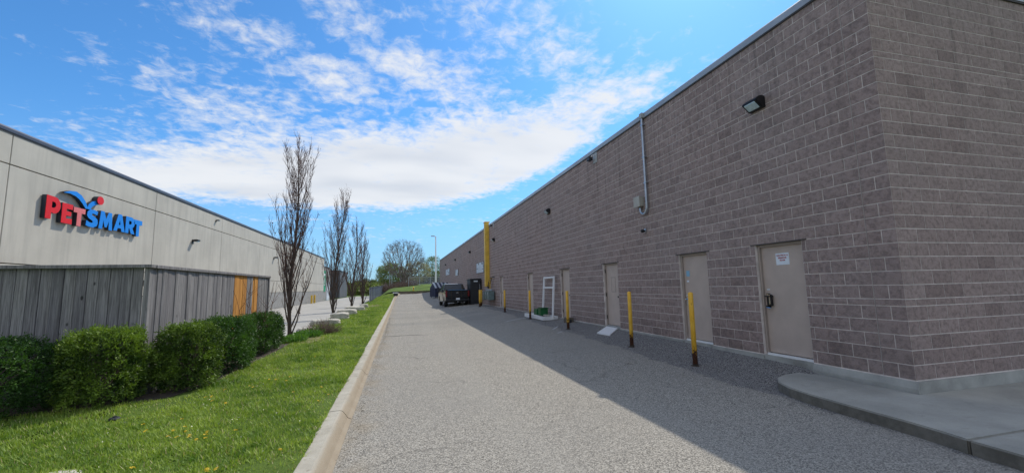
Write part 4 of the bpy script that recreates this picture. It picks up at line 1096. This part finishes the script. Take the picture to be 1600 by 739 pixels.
shrub('yew_shrub', 'round green shrub just right of the fence corner', -3.42, 8.42, .14, .39, .42, 1.03, 24000, 'yewlight', .7, square=4.2, seed=3, leaf=.042)
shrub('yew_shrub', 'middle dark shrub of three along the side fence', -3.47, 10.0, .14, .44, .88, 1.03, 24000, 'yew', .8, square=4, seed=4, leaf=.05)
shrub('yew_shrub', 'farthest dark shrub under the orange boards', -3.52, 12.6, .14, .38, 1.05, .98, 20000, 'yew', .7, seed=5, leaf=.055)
o = MB().prism([(-6.9, 7.35), (-3.95, 7.35), (-3.35, 7.8), (-3.15, 9.0), (-3.15, 14.2), (-3.9, 14.3), (-3.75, 8.1), (-6.9, 8.1)], 'z', .1, .158).build('planting_bed', M['mulch']); o['kind'] = 'structure'  # dark sheet stands in for the shade below the shrubs

# grass blades as one mass
def grass():
    regs = [(-6.9, -.875, 2.2, 5.2, 4300), (-6.9, -.875, 5.2, 8.0, 3600), (-3.1, -.87, 8.0, 12, 3200), (-3.4, -.9, 12, 20, 1500), (-3.6, -.9, 20, 34, 520), (-3.6, -.9, 34, 70, 170)]
    Pn = []; Hs = []
    for (x0, x1, y0, y1, den) in regs:
        n = int((x1-x0)*(y1-y0)*den); 
        p = np.stack([rng.uniform(x0, x1, n), rng.uniform(y0, y1, n)], 1)
        keep = ~((p[:, 0] < -3.95) & (p[:, 1] > 7.4)) & (p[:, 0] > -6.9)
        keep &= ~((p[:, 0] < -3.12) & (p[:, 1] > 7.6) & (p[:, 1] < 14.2))
        keep &= ~((p[:, 1] < 4.0) & (p[:, 0] < -3.2))
        p = p[keep]; s = 1.0 if y0 < 8 else (1.25 if y0 < 20 else 2.2)
        Pn.append(p); Hs.append(np.full(len(p), s))
    p = np.concatenate(Pn); s = np.concatenate(Hs); n = len(p)
    # thin out bare patches
    nz = np.array([noise.noise(Vector((a*.8, b*.8, 5))) for a, b in p[::1]]) if n < 260000 else np.zeros(n)
    k = rng.uniform(size=n) < np.clip(1.15-1.1*np.maximum(nz-.1, 0)*2, .15, 1); p, s, nz = p[k], s[k], nz[k]; n = len(p)
    z = np.array([lawn_z(a, b) if b > 8.6 or a > -4.15 else .15 for a, b in p])
    H0 = np.array([noise.noise(Vector((a*2.4, b*2.4, 3))) for a, b in p]); az = rng.uniform(0, 2*np.pi, n); lean = np.abs(rng.normal(0, .8, n)); H = rng.uniform(.020, .058, n)*s*(1-.25*nz+.55*H0); w = rng.uniform(.0032, .0078, n)*s*1.15
    base = np.stack([p[:, 0], p[:, 1], z-.005], 1)
    side = np.stack([np.cos(az), np.sin(az), np.zeros(n)], 1)*w[:, None]
    tip_ = base + np.stack([-np.sin(az)*H*lean, np.cos(az)*H*lean, H], 1)
    v = np.stack([base-side, base+side, tip_], 1).reshape(-1, 3)
    nz2 = np.array([noise.noise(Vector((a*5.5, b*5.5, 9))) for a, b in p])
    tone = np.clip(.42+.55*nz+.55*nz2+rng.normal(0, .22, n), 0, 1)
    dry = rng.uniform(size=n) < .05+.25*np.clip(nz-.15, 0, 1)
    
    o = link('grass', mesh_np('grass', v[np.repeat(~dry, 3)], np.arange((~dry).sum()*3), 3, M['grass'], tone[~dry])); o['kind'] = 'stuff'
    o = link('dry_grass', mesh_np('dry_grass', v[np.repeat(dry, 3)], np.arange(dry.sum()*3), 3, M['drygrass'], tone[dry])); o['kind'] = 'stuff'
    print('grass blades', n)
grass()
# dandelions
def lz(x, y): return lawn_z(x, y)
fl = MB()
for k in range(12):
    a = k*math.pi/6; c_, s_ = math.cos(a), math.sin(a); c2, s2 = math.cos(a+.22), math.sin(a+.22)
    fl.add([(0, 0, .062), (c_*.019, s_*.019, .058+.004*(k % 2)), (c2*.017, s2*.017, .055)], [(0, 1, 2)])
    fl.add([(0, 0, .068), (c_*.011, s_*.011, .064), (c2*.011, s2*.011, .064)], [(0, 1, 2)])
st_ = MB().tube([(0, 0, 0), (.002, .001, .055)], .0018, 4)
flm = fl.mesh('flower_head', M['dandelion']); stm = st_.mesh('stem', M['plantleaf'])
def gzp(px, py, zc=.16):
    d = fw*653.96 + rt2*(px-800) - up2*(py-369.5); k = (zc+.05-CAMZ)/d.z; return d.x*k, d.y*k
pxs = [(203, 730), (225, 661), (232, 670), (268, 671), (265, 680), (279, 681), (294, 678), (297, 681), (307, 684), (319, 678), (319, 683), (283, 653), (286, 666), (323, 619), (333, 617), (352, 628), (334, 625), (354, 607), (388, 602), (396, 604), (420, 592), (430, 592), (446, 593), (455, 587), (397, 738), (342, 726), (322, 727), (236, 738), (290, 671), (326, 671), (367, 670), (436, 697), (500, 601), (520, 612), (494, 622), (470, 560), (492, 556), (515, 545), (530, 560), (505, 574), (548, 522), (560, 505), (538, 536), (460, 610)]
for (a, b_) in pxs:
    x, y = gzp(a, b_); x = min(x, -1.0)
    t = thing('dandelion', 'yellow dandelion flower open in the green lawn', 'flower', (x, y, lz(x, y)), 'dandelions in the lawn')
    t.rotation_euler = (random.uniform(-.5, -.1), random.uniform(-.3, .3), random.uniform(0, 6)); s_ = random.uniform(.9, 1.35); t.scale = (s_, s_, 1)
    link('flower_head', flm, t); link('stem', stm, t)
n = 420; C = np.stack([rng.uniform(-3.2, -1.0, n), 4+28*rng.uniform(size=n)**1.6, np.zeros(n)], 1); C[:, 2] = [lz(a, b)+.045 for a, b in C[:, :2]]
v, f = leaf_quads(C, .018, None, 1.2); o = link('fallen_petals', mesh_np('fallen_petals', v, f, 4, M['petal'])); o['kind'] = 'stuff'
# bare soil patches
def blob_patch(name, cx, cy_, rx, ry, m, h=.012):
    b = MB(); n = 22; c = [(cx, cy_, lz(cx, cy_)+h)]
    for k in range(n):
        a = 2*math.pi*k/n; r_ = 1+.28*noise.noise(Vector((math.cos(a)*1.5+cx, math.sin(a)*1.5, cy_)))
        x, y = cx+rx*r_*math.cos(a), cy_+ry*r_*math.sin(a); c.append((x, y, lz(x, y)+.008))
    b.add(c, [(0, k+1, (k+1) % n+1) for k in range(n)]); o = b.build(name, m); o['kind'] = 'structure'
blob_patch('soil_patch', -2.75, 15.2, .45, 1.2, M['soil'], .03); blob_patch('soil_patch', -2.3, 43.0, .7, 3.2, M['soil'], .06); blob_patch('soil_patch', -2.6, 35.5, .35, 1.6, M['soil'], .04)

# rocks and stone blocks
def rock(name, label, cat, cx, cy_, z0, sx, sy_, sz, seed, group=None, rz=0, m='rock', flat=False):
    bm = bmesh.new(); bmesh.ops.create_icosphere(bm, subdivisions=3, radius=1)
    for v in bm.verts:
        p = v.co.copy(); q = 5 if flat else 3
        r_ = (abs(p.x)**q+abs(p.y)**q+abs(p.z)**q)**(-1/q); nn = 1+.10*noise.fractal(p*1.7+Vector((seed, 0, 0)), .8, 2, 3)
        v.co = Vector((p.x*r_*sx*nn, p.y*r_*sy_*nn, max(-.05, sz*.5+p.z*r_*sz*.5*nn)))
    me = bpy.data.meshes.new(name); bm.to_mesh(me); bm.free(); me.materials.append(M[m])
    o = link(name, me); o.location = (cx, cy_, z0); o.rotation_euler.z = rz
    return tag(o, label, cat, group)
g_ = 'pale stone blocks edging the yard'
rock('stone_block', 'rough pale stone behind the leafy plants near the first bare tree', 'stone', -3.25, 17.3, .08, .42, .30, .30, 1, g_, .2)
rock('stone_block', 'long pale stone half hidden behind the brown twiggy bush', 'stone', -3.25, 21.0, .08, .62, .32, .34, 2, g_, .1, flat=True)
rock('stone_block', 'nearest square pale stone block right of the second bare tree', 'stone', -3.10, 24.6, .08, .48, .36, .44, 3, g_, .12, flat=True)
rock('stone_block', 'second square pale stone block under the third bare tree', 'stone', -3.20, 28.6, .08, .58, .36, .44, 4, g_, .1, flat=True)
rock('stone_block', 'farthest pale stone block under the fourth bare tree', 'stone', -3.25, 34.0, .08, .72, .40, .42, 5, g_, .1, flat=True)
rock('stone_block', 'small pale stone beside the last bare tree', 'stone', -3.0, 39.5, .08, .35, .35, .38, 6, g_, .1, flat=True)
rock('flat_rock', 'smooth pale rock in the grass at the bottom left corner', 'rock', -2.90, 4.78, .10, .19, .13, .075, 7)
t = thing('sprinkler_cap', 'small dark cap set in the lawn below the bright shrub', 'cap', (-3.45, 6.62, lz(-3.45, 6.62)))
MB().lathe([(.055, -.03), (.06, .02), (.05, .035), (.01, .04)], (0, 0, 0), 14).build('cap_disc', M['bplastic'], t, origin=O); MB().lathe([(.02, .03), (.02, .05)], (0, 0, 0), 10).build('nozzle', M['bplastic'], t, origin=O)
t = thing('kerb_marker', 'white-topped block standing at the far end of the kerb', 'marker block', (-.55, 66.3, .6))
MB().box(-.85, 66.0, .7, -.2, 66.6, 1.05).build('block_base', M['bplastic'], t, bevel=.03); MB().box(-.98, 65.9, 1.05, -.15, 66.7, 1.22).build('block_cap', M['white'], t, bevel=.03)
t = thing('hydrant', 'tiny yellow hydrant on the grass bank beyond the alley end', 'hydrant', (2.35, 75.0, berm_z(2.35, 75)))
MB().lathe([(.16, 0), (.13, .05), (.13, .45), (.17, .48), (.15, .58), (.05, .68), (.02, .70)], (0, 0, 0), 14).build('barrel', M['yellowduct'], t, origin=O, smooth=True)
MB().tube([(-.24, 0, .36), (.24, 0, .36)], .06, 10).build('nozzle', M['white'], t, origin=O)

# ------------------------------------------------------------------ trees
def wob(p, d, L, n, curve_up, jit, rr):
    pts = [p.copy()]; d = d.normalized()
    for i in range(n):
        d = (d + Vector((rr.gauss(0, jit), rr.gauss(0, jit), rr.gauss(0, jit)*.5)) + Vector((0, 0, curve_up))).normalized()
        p = p + d*(L/n); pts.append(p.copy())
    return pts, d
def bare_columnar(label, x, y, z0, H, Wd, seed, nl=46, thick=1.0, leaves=70):
    rr = random.Random(seed); t = thing('bare_tree', label, 'tree', (x, y, z0), 'slim bare trees in a row')
    tr = MB(); tw = MB(); lf = []
    lead, _ = wob(Vector((0, 0, -.1)), Vector((rr.gauss(0, .03), 0, 1)), H, 16, .12, .035, rr)
    rad = [max(.006, .075*thick*(1-i/16.5)**.9) for i in range(17)]; tr.tube(lead, rad, 8)
    def at(h):
        k = min(15.99, max(0, (h+.1)/H*16)); i = int(k); return lead[i].lerp(lead[i+1], k-i), rad[i]
    def twigs(pts, r0, dens, Ls):
        for i in range(1, len(pts)-1):
            for _ in range(dens):
                p = pts[i].lerp(pts[i+1], rr.random()); a = rr.uniform(0, 6.28)
                d = (pts[i+1]-pts[i]).normalized()*.9 + Vector((math.cos(a), math.sin(a), .35))*.52
                q, _ = wob(p, d, rr.uniform(.5, 1)*Ls, 3, .22, .12, rr); tw.tube(q, [.0058*thick, .0048*thick, .004*thick, .003*thick], 3, caps=False)
                if rr.random() < .6:
                    q2, _ = wob(q[1], (q[2]-q[1]).normalized()+Vector((rr.gauss(0, .5), rr.gauss(0, .5), .2)), Ls*.5, 2, .2, .12, rr); tw.tube(q2, [.0045*thick, .004*thick, .003*thick], 3, caps=False)
                if rr.random() < leaves/1500: lf.append(q[-1] if rr.random() < .5 else q[1])
    for k in range(nl):
        f_ = (k/nl)**1.15; h = .06 + f_*H*.80
        p, r_ = at(h); a = k*2.4+rr.gauss(0, .4)
        # crown is widest low down and narrows to the tip
        wmax = Wd*(.80+.15*math.sin(min(1, (h/H)*2.2)*math.pi*.5))*(1-max(0, h/H-.38)/.75)
        L = min(H-h, rr.uniform(.32, .5)*H*(1-.6*f_))
        d = Vector((math.cos(a)*wmax, math.sin(a)*wmax, L*.55))
        pts, _ = wob(p, d, L, 8, .20, .07, rr)
        rb = max(.008, r_*.42); rs = [max(.004, rb*(1-i/8.6)) for i in range(9)]
        tr.tube(pts, rs, 5, caps=False)
        twigs(pts, rb, 2, .38+.02*H)
        # a fork
        q, _ = wob(pts[3], (pts[4]-pts[3]).normalized()+Vector((math.cos(a+1)*.35, math.sin(a+1)*.35, .1)), L*.6, 5, .2, .09, rr)
        tr.tube(q, [max(.004, rs[3]*.7*(1-i/5.6)) for i in range(6)], 4, caps=False); twigs(q, rb, 3, .36)
    twigs(lead[6:], .01, 4, .35)
    tr.build('trunk', M['bark'], t, origin=O, smooth=True); tw.build('crown', M['twig'], t, origin=O)
    if lf:
        v, f = leaf_quads(np.array([tuple(p) for p in lf]), .075, None, 1.5); link('dry_leaves', mesh_np('dry_leaves', v, f, 4, M['dryleaf'], rng.uniform(0, 1, len(lf))), t)
    return t
bare_columnar('nearest and tallest slim bare tree beside the fence end', -3.55, 15.8, .08, 7.2, .62, 11, 44, .9, 70)
bare_columnar('second slim bare tree with dry leaves, right of the tallest', -3.84, 27.5, .08, 8.1, .85, 12, 44, 1.0, 420)
bare_columnar('third slim bare tree, between the leafy one and the last', -3.74, 36.3, .08, 7.6, .9, 13, 36, 1.15, 260)
bare_columnar('last and farthest slim bare tree nearest the metal fence', -3.67, 46.0, .08, 7.1, .85, 14, 32, 1.4, 300)

def spreading(label, x, y, z0, H, Wd, seed, n=420, m='greybark', rt_=.4, group=None, name='bare_tree', leafm=None, nleaf=0, leaf=.3, tmin=.03, low=.10):
    """branches grow towards points spread through a dome-shaped crown"""
    rr = random.Random(seed); t = thing(name, label, 'tree', (x, y, z0), group); tr = MB(); tw = MB()
    nodes = [(Vector((0, 0, -.3)), None, 0)]
    for k in range(1, 6): nodes.append((Vector((rr.gauss(0, .05), rr.gauss(0, .05), H*low*k/5)), len(nodes)-1, 0))
    tg = []
    for _ in range(n):
        while True:
            p = Vector((rr.uniform(-1, 1), rr.uniform(-1, 1), rr.uniform(-1, 1)))
            if .15 < p.length < 1: break
        p = p.normalized()*(p.length**.45)*(1+.10*noise.noise(p*2.5+Vector((seed, 0, 0))))
        tg.append(Vector((p.x*Wd/2, p.y*Wd/2, H*.60+p.z*H*.42)))
    tg.sort(key=lambda p: (p-Vector((0, 0, H*low))).length)
    for T in tg:
        # attach to the node that gives the straightest way out
        best, bi = 1e9, 5
        for i in range(5, len(nodes)):
            q = nodes[i][0]; d = (T-q).length
            if q.z > T.z+.2: continue
            c = d + .80*nodes[i][2]
            if c < best: best, bi = c, i
        q, cur = nodes[bi][0], bi; L = (T-q).length; k = max(1, int(L/(H*.07)))
        for j in range(1, k+1):
            f = j/k; p = q.lerp(T, f) + Vector((rr.gauss(0, .03), rr.gauss(0, .03), -.05*L*math.sin(f*math.pi)))*(1 if j < k else 0)
            nodes.append((p, cur, nodes[cur][2]+(p-nodes[cur][0]).length)); cur = len(nodes)-1
    load = [0]*len(nodes); kids = [0]*len(nodes)
    for i in range(len(nodes)-1, 0, -1):
        if kids[i] == 0: load[i] = 1
        load[nodes[i][1]] += load[i]; kids[nodes[i][1]] += 1
    mx = load[0]
    for i in range(1, len(nodes)):
        p = nodes[nodes[i][1]][0]; r1 = max(tmin, rt_*(load[i]/mx)**.52); r0 = max(tmin, rt_*(load[nodes[i][1]]/mx)**.52) if nodes[i][1] < 6 else r1*1.08
        (tr if r1 > tmin*2.2 else tw).tube([p, nodes[i][0]], [r0, r1], 6 if r1 > tmin*2.2 else 3, caps=False)
        if r1 < tmin*1.8:
            for _ in range(4 if leafm is None else 1):
                d = (nodes[i][0]-p).normalized()+Vector((rr.gauss(0, .55), rr.gauss(0, .55), rr.gauss(.1, .4)))
                q2, _ = wob(nodes[i][0], d, H*rr.uniform(.04, .085), 2, .05, .15, rr); tw.tube(q2, [tmin*.75, tmin*.6, tmin*.45], 3, caps=False)
    tr.build('trunk', M[m], t, origin=O, smooth=True); tw.build('branches' if leafm else 'crown', M[m], t, origin=O)
    if leafm:
        E = np.array([tuple(p) for p in tg]); idx = rng.integers(0, len(E), nleaf//10); C = np.repeat(E[idx], 10, 0)+rng.normal(0, leaf*1.3, (len(idx)*10, 3))
        C[:, 2] = np.maximum(C[:, 2], .1)
        tn_ = np.clip(np.repeat(rng.normal(.5, .25, len(idx)), 10)+rng.normal(0, .1, len(idx)*10), 0, 1)
        v, f = leaf_quads(C, leaf, None, 1.6); link('crown', mesh_np('crown', v, f, 4, M[leafm], tn_), t)
    return t
spreading('big round bare tree standing on the bank at the alley end', .95, 97, 2.1, 10.2, 9.4, 21, 1000, rt_=.42, tmin=.017, low=.12)
bg_ = 'leafing trees beyond the bank'
spreading('fresh yellow-green tree left behind the big bare tree', -2.2, 112, .9, 7.2, 7.2, 22, 260, leafm='willow', nleaf=9000, leaf=.26, group=bg_, name='leafing_tree', rt_=.2, low=.03)
spreading('pale blossoming tree right behind the big bare tree', 4.4, 116, 2.2, 6.6, 8.0, 23, 300, leafm='blossom', nleaf=9000, leaf=.2, group=bg_, name='leafing_tree', rt_=.22, low=.08, tmin=.025)
spreading('half-leafed tree behind the lamp post at the block building end', 9.4, 122, 3.0, 7.6, 5.8, 24, 260, leafm='willow', nleaf=4600, leaf=.22, group=bg_, name='leafing_tree', rt_=.25, low=.2, tmin=.03)
# twiggy brush on the bank
def brush(label, x, y, z0, rx, ry, h, n, seed, m='brush', r0=.02, name='twiggy_bush'):
    rr = random.Random(seed); b = MB(); t = thing(name, label, 'bush', (x, y, z0), None); c = MB()
    for k in range(n):
        a = rr.uniform(0, 6.28); e = math.sqrt(rr.random()); p = Vector((math.cos(a)*rx*e*.75, math.sin(a)*ry*e*.75, -.02))
        d = Vector((math.cos(a)*e*.9, math.sin(a)*e*.9, rr.uniform(.5, 1.2))); L = h*rr.uniform(.5, 1.05)*(1.1-.35*e)
        q, _ = wob(p, d, L, 4, .02, .18, rr); b.tube(q, [r0, r0*.8, r0*.6, r0*.45, r0*.3], 3, caps=False)
        for _ in range(4):
            i = rr.randrange(1, 4); q2, _ = wob(q[i], (q[i+1]-q[i]).normalized()+Vector((rr.gauss(0, .7), rr.gauss(0, .7), .15)), L*.4, 2, .02, .2, rr); c.tube(q2, [r0*.5, r0*.4, r0*.3], 3, caps=False)
    b.build('stems', M[m], t, origin=O); c.build('twigs', M[m], t, origin=O)
    return t
brush('brown twiggy leafless bush in the lawn right of the first bare tree', -2.75, 17.0, .12, .55, .75, .62, 240, 31, 'brush', .006)
brush('pinkish brown thicket left under the big bare tree', -1.2, 88, 1.2, 3.0, 3.0, 2.3, 260, 32, 'brush', .035, 'thicket')
brush('pinkish brown thicket round the foot of the big bare tree', 1.6, 91, 1.9, 2.2, 3.0, 2.2, 220, 33, 'brush', .035, 'thicket')
# perennials under the first tree
def plants(label, x, y, rx, ry, n, h, seed):
    t = thing('leafy_plant', label, 'plant', (x, y, lz(x, y)), 'green perennials at the tree foot')
    C = []
    for k in range(n):
        a = rng.uniform(0, 6.28); e = math.sqrt(rng.uniform()); C.append((math.cos(a)*rx*e, math.sin(a)*ry*e, rng.uniform(.0, h)*(1-.5*e)))
    v, f = leaf_quads(np.array(C), .11, np.array([[0, 0, .9]]), 3.2, .7); link('leaves', mesh_np('leaves', v, f, 4, M['plantleaf'], np.clip(rng.normal(.55, .25, n), 0, 1)), t)
    b = MB()
    for k in range(14):
        a = random.uniform(0, 6.28); e = random.random(); b.tube([(math.cos(a)*rx*e, math.sin(a)*ry*e, 0), (math.cos(a)*rx*e*1.1, math.sin(a)*ry*e*1.1, h*.8)], .005, 4)
    b.build('stems', M['plantleaf'], t, origin=O)
plants('green leafy plants between the last shrub and the first bare tree', -3.15, 14.75, .35, .5, 800, .22, 1)
plants('low green leafy plants right of the first bare tree foot', -3.0, 15.9, .45, .6, 1000, .22, 2)
plants('green leaves before the pale stone by the twiggy bush', -2.95, 16.9, .3, .35, 420, .24, 3)
# thin leafless saplings against the fence
t = thing('leafless_sapling', 'thin leafless saplings leaning before the orange boards', 'sapling', (-3.55, 12.2, .15))
b = MB(); rr = random.Random(5); tws = MB()
for k in range(9):
    q, _ = wob(Vector((rr.uniform(-.1, .1), rr.uniform(-.5, .9), 0)), Vector((rr.gauss(0, .12), rr.gauss(.15, .25), 1)), rr.uniform(1.6, 2.25), 6, .02, .09, rr); b.tube(q, [.009, .008, .007, .006, .005, .004, .003], 4, caps=False)
    for _ in range(5):
        i = rr.randrange(2, 6); q2, _ = wob(q[i], Vector((rr.gauss(0, .5), rr.gauss(0, .6), .6)), .45, 3, .05, .1, rr); tws.tube(q2, [.005, .004, .003, .002], 3, caps=False)
b.build('stems', M['twig'], t, origin=O); tws.build('twigs', M['twig'], t, origin=O)

# ------------------------------------------------------------------ metal fence, poles, far things
def metal_fence(label, x0, y0, x1, y1, z0, z1, n, H=1.85, every=1):
    t = thing('metal_fence', label, 'fence', (x0, y0, z0)); P0, P1 = Vector((0, 0, 0)), Vector((x1-x0, y1-y0, z1-z0))
    d = (P1-P0); dd = d.normalized(); s_ = Vector((-dd.y, dd.x, 0)).normalized()
    for w in (.18, H-.06):
        a, b_ = P0+Vector((0, 0, w)), P1+Vector((0, 0, w)); h = Vector((0, 0, .05))
        MB().add([a-s_*.03-h, a+s_*.03-h, a+s_*.03+h, a-s_*.03+h, b_-s_*.03-h, b_+s_*.03-h, b_+s_*.03+h, b_-s_*.03+h], [(3, 2, 1, 0), (4, 5, 6, 7), (0, 1, 5, 4), (1, 2, 6, 5), (2, 3, 7, 6), (3, 0, 4, 7)]).build('rail', M['navy'], t, origin=O)
    L = d.length/n; wd = L*.7
    sl_ = MB().box(-.012, 0, .06, .012, wd, H-.02).mesh('slat', M['navy']); po = MB().box(-.022, -.03, 0, .022, .03, H+.05).mesh('post', M['palemetal'])
    ang = math.atan2(dd.y, dd.x)-math.pi/2
    for i in range(n):
        o = link('slat', sl_, t); p = P0+d*((i+.25)/n)+s_*.04; o.location = p; o.rotation_euler.z = ang
        if True: o = link('post', po, t); o.location = P0+d*(i/n)
metal_fence('navy slatted metal fence with pale posts at the lawn edge', -3.5, 54, -3.35, 84, .12, .5, 9)
metal_fence('darker far run of metal fence under the thicket', -3.35, 84.4, -2.6, 100, .5, 1.0, 8)
def light_pole(label, x, y, z0, H, head=True, arm=-1.2, r_=.10, name='lamp_post', m='palemetal'):
    t = thing(name, label, 'lamp post' if head else 'pole', (x, y, z0))
    MB().tube([(0, 0, 0), (0, 0, H)], [r_*1.2, r_*.8], 12).build('pole', M[m], t, origin=O)
    MB().tube([(0, 0, -.1), (0, 0, .35)], r_*2.2, 12).build('base', M['concrete'], t, origin=O)
    if head:
        MB().tube([(0, 0, H-.1), (arm*.5, 0, H-.02), (arm*.6, 0, H)], .05, 8).build('arm', M[m], t, origin=O)
        MB().box(arm-.35, -.2, H-.05, arm+.35 if arm < 0 else arm-.35, .2, H+.1).build('lamp_head', M['palemetal'], t, origin=O, bevel=.03)
light_pole('tall white lamp post at the end of the block building', 6.62, 80.5, 2.4, 9.15, arm=-.55, r_=.14, m='white')
light_pole('left of two thin grey poles before the green tree', -2.15, 100, .9, 4.9, False, r_=.07, name='thin_pole')
light_pole('right of two thin grey poles before the green tree', -1.75, 104, 1.2, 4.5, False, r_=.07, name='thin_pole')
# chain-link fence on the bank
t = thing('chain_link_fence', 'pale chain-link fence along the top of the grass bank', 'fence', (2.0, 88, 2.2))
for i in range(7):
    x = 1.8+i*2.2; MB().tube([(x, 88, berm_z(x, 88)-.1), (x, 88, 4.05)], .045, 8).build('post', M['palemetal'], t)
MB().tube([(1.8, 88, 4.02), (15, 88, 4.06)], .035, 6).build('top_rail', M['palemetal'], t)
b = MB()
for i in range(74):
    for sgn in (1, -1):
        x = 1.8+i*.18; h = 1.55; x1_ = x+sgn*.78
        if 1.7 < x1_ < 15.1: b.tube([(x, 88, 2.45), (x1_, 88, 2.45+h)], .008, 3, caps=False)
b.build('wire_mesh', M['palemetal'], t)
t = thing('far_building', 'low dark grey flat-roofed building beyond the chain-link fence', 'building', (10, 152, 2.6))
MB().box(3.0, 150, 2.0, 30, 162, 5.75).build('wall', M['farwall'], t); MB().box(2.9, 149.9, 5.75, 30, 162, 6.05).build('roof', M['capdark'], t)
for i in range(5): MB().box(4.5+i*2.4, 149.92, 3.6, 5.9+i*2.4, 149.99, 4.8).build('window', M['glass'], t)
# distant woodland on the horizon
def woodland(name, x0, x1, y, h, n, leaf, m):
    xs = rng.uniform(x0, x1, n//30); hh = np.array([h*(.6+.5*abs(noise.noise(Vector((x*.06, y*.01, 2))))+.35*abs(noise.noise(Vector((x*.25, 1, 2))))) for x in xs])
    e = rng.uniform(0, 1, n//30)**.7
    Z = hh*e; C = np.repeat(np.stack([xs, y+rng.normal(0, 5, len(xs)), Z], 1), 30, 0)+rng.normal(0, h*.07, (len(xs)*30, 3))
    v, f = leaf_quads(C, leaf, None, 1.4); o = link(name, mesh_np(name, v, f, 4, M[m], np.clip(np.repeat(rng.normal(.45, .25, len(xs)), 30), 0, 1))); o['kind'] = 'stuff'
woodland('far_woodland', -150, 20, 240, 7.0, 60000, .9, 'farleaf')
woodland('far_hedgerow', -60, -4, 150, 4.2, 30000, .6, 'willow')
# extra yard furniture seen between the trees
t = thing('yard_bollard', 'yellow bollard by the wall of the pale building', 'bollard', (-11.4, 62, 0)); MB().tube([(0, 0, 0), (0, 0, 1.15)], .13, 10).build('post', M['yellowduct'], t, origin=O); MB().lathe([(.15, 0), (.15, .05)], (0, 0, 0), 10).build('base_collar', M['concrete'], t, origin=O)
copy_thing(t, (-11.4, 64, 0), 'second yellow bollard, farther along the pale wall').__setitem__('group', 'yard bollards'); t['group'] = 'yard bollards'

# grit and small stones gathered in the gutter and along the wall
def grit():
    V = []; F = []; T = []; n = 0
    base = np.array([(1, 0, -.3), (-.5, .87, -.3), (-.5, -.87, -.3), (0, 0, .8)]); tri = [(0, 1, 3), (1, 2, 3), (2, 0, 3)]
    for k in range(3600):
        u = random.random()
        if k < 1900: y = 2.5+24*u**1.7; x = kerb_x(y)+.34+abs(random.gauss(0, .10))
        elif k < 2900: y = 6.1+22*u**1.5; x = 6.76-abs(random.gauss(0, .22))
        else: y = 3+14*u; x = random.uniform(0, 6)
        if y < 6 and x > 5.3: continue
        s_ = random.uniform(.002, .0065)*(1+y*.05); a = random.uniform(0, 6.28); c_, q = math.cos(a), math.sin(a); z = road_z(x, y)+.001
        for p in base: V.append((x+(p[0]*c_-p[1]*q)*s_, y+(p[0]*q+p[1]*c_)*s_, z+(p[2]+.3)*s_))
        for t3 in tri: F += [i+n for i in t3]; T.append(random.random())
        n += 4
    o = link('grit', mesh_np('grit', V, F, 3, M['grit'], T)); o['kind'] = 'stuff'
grit()
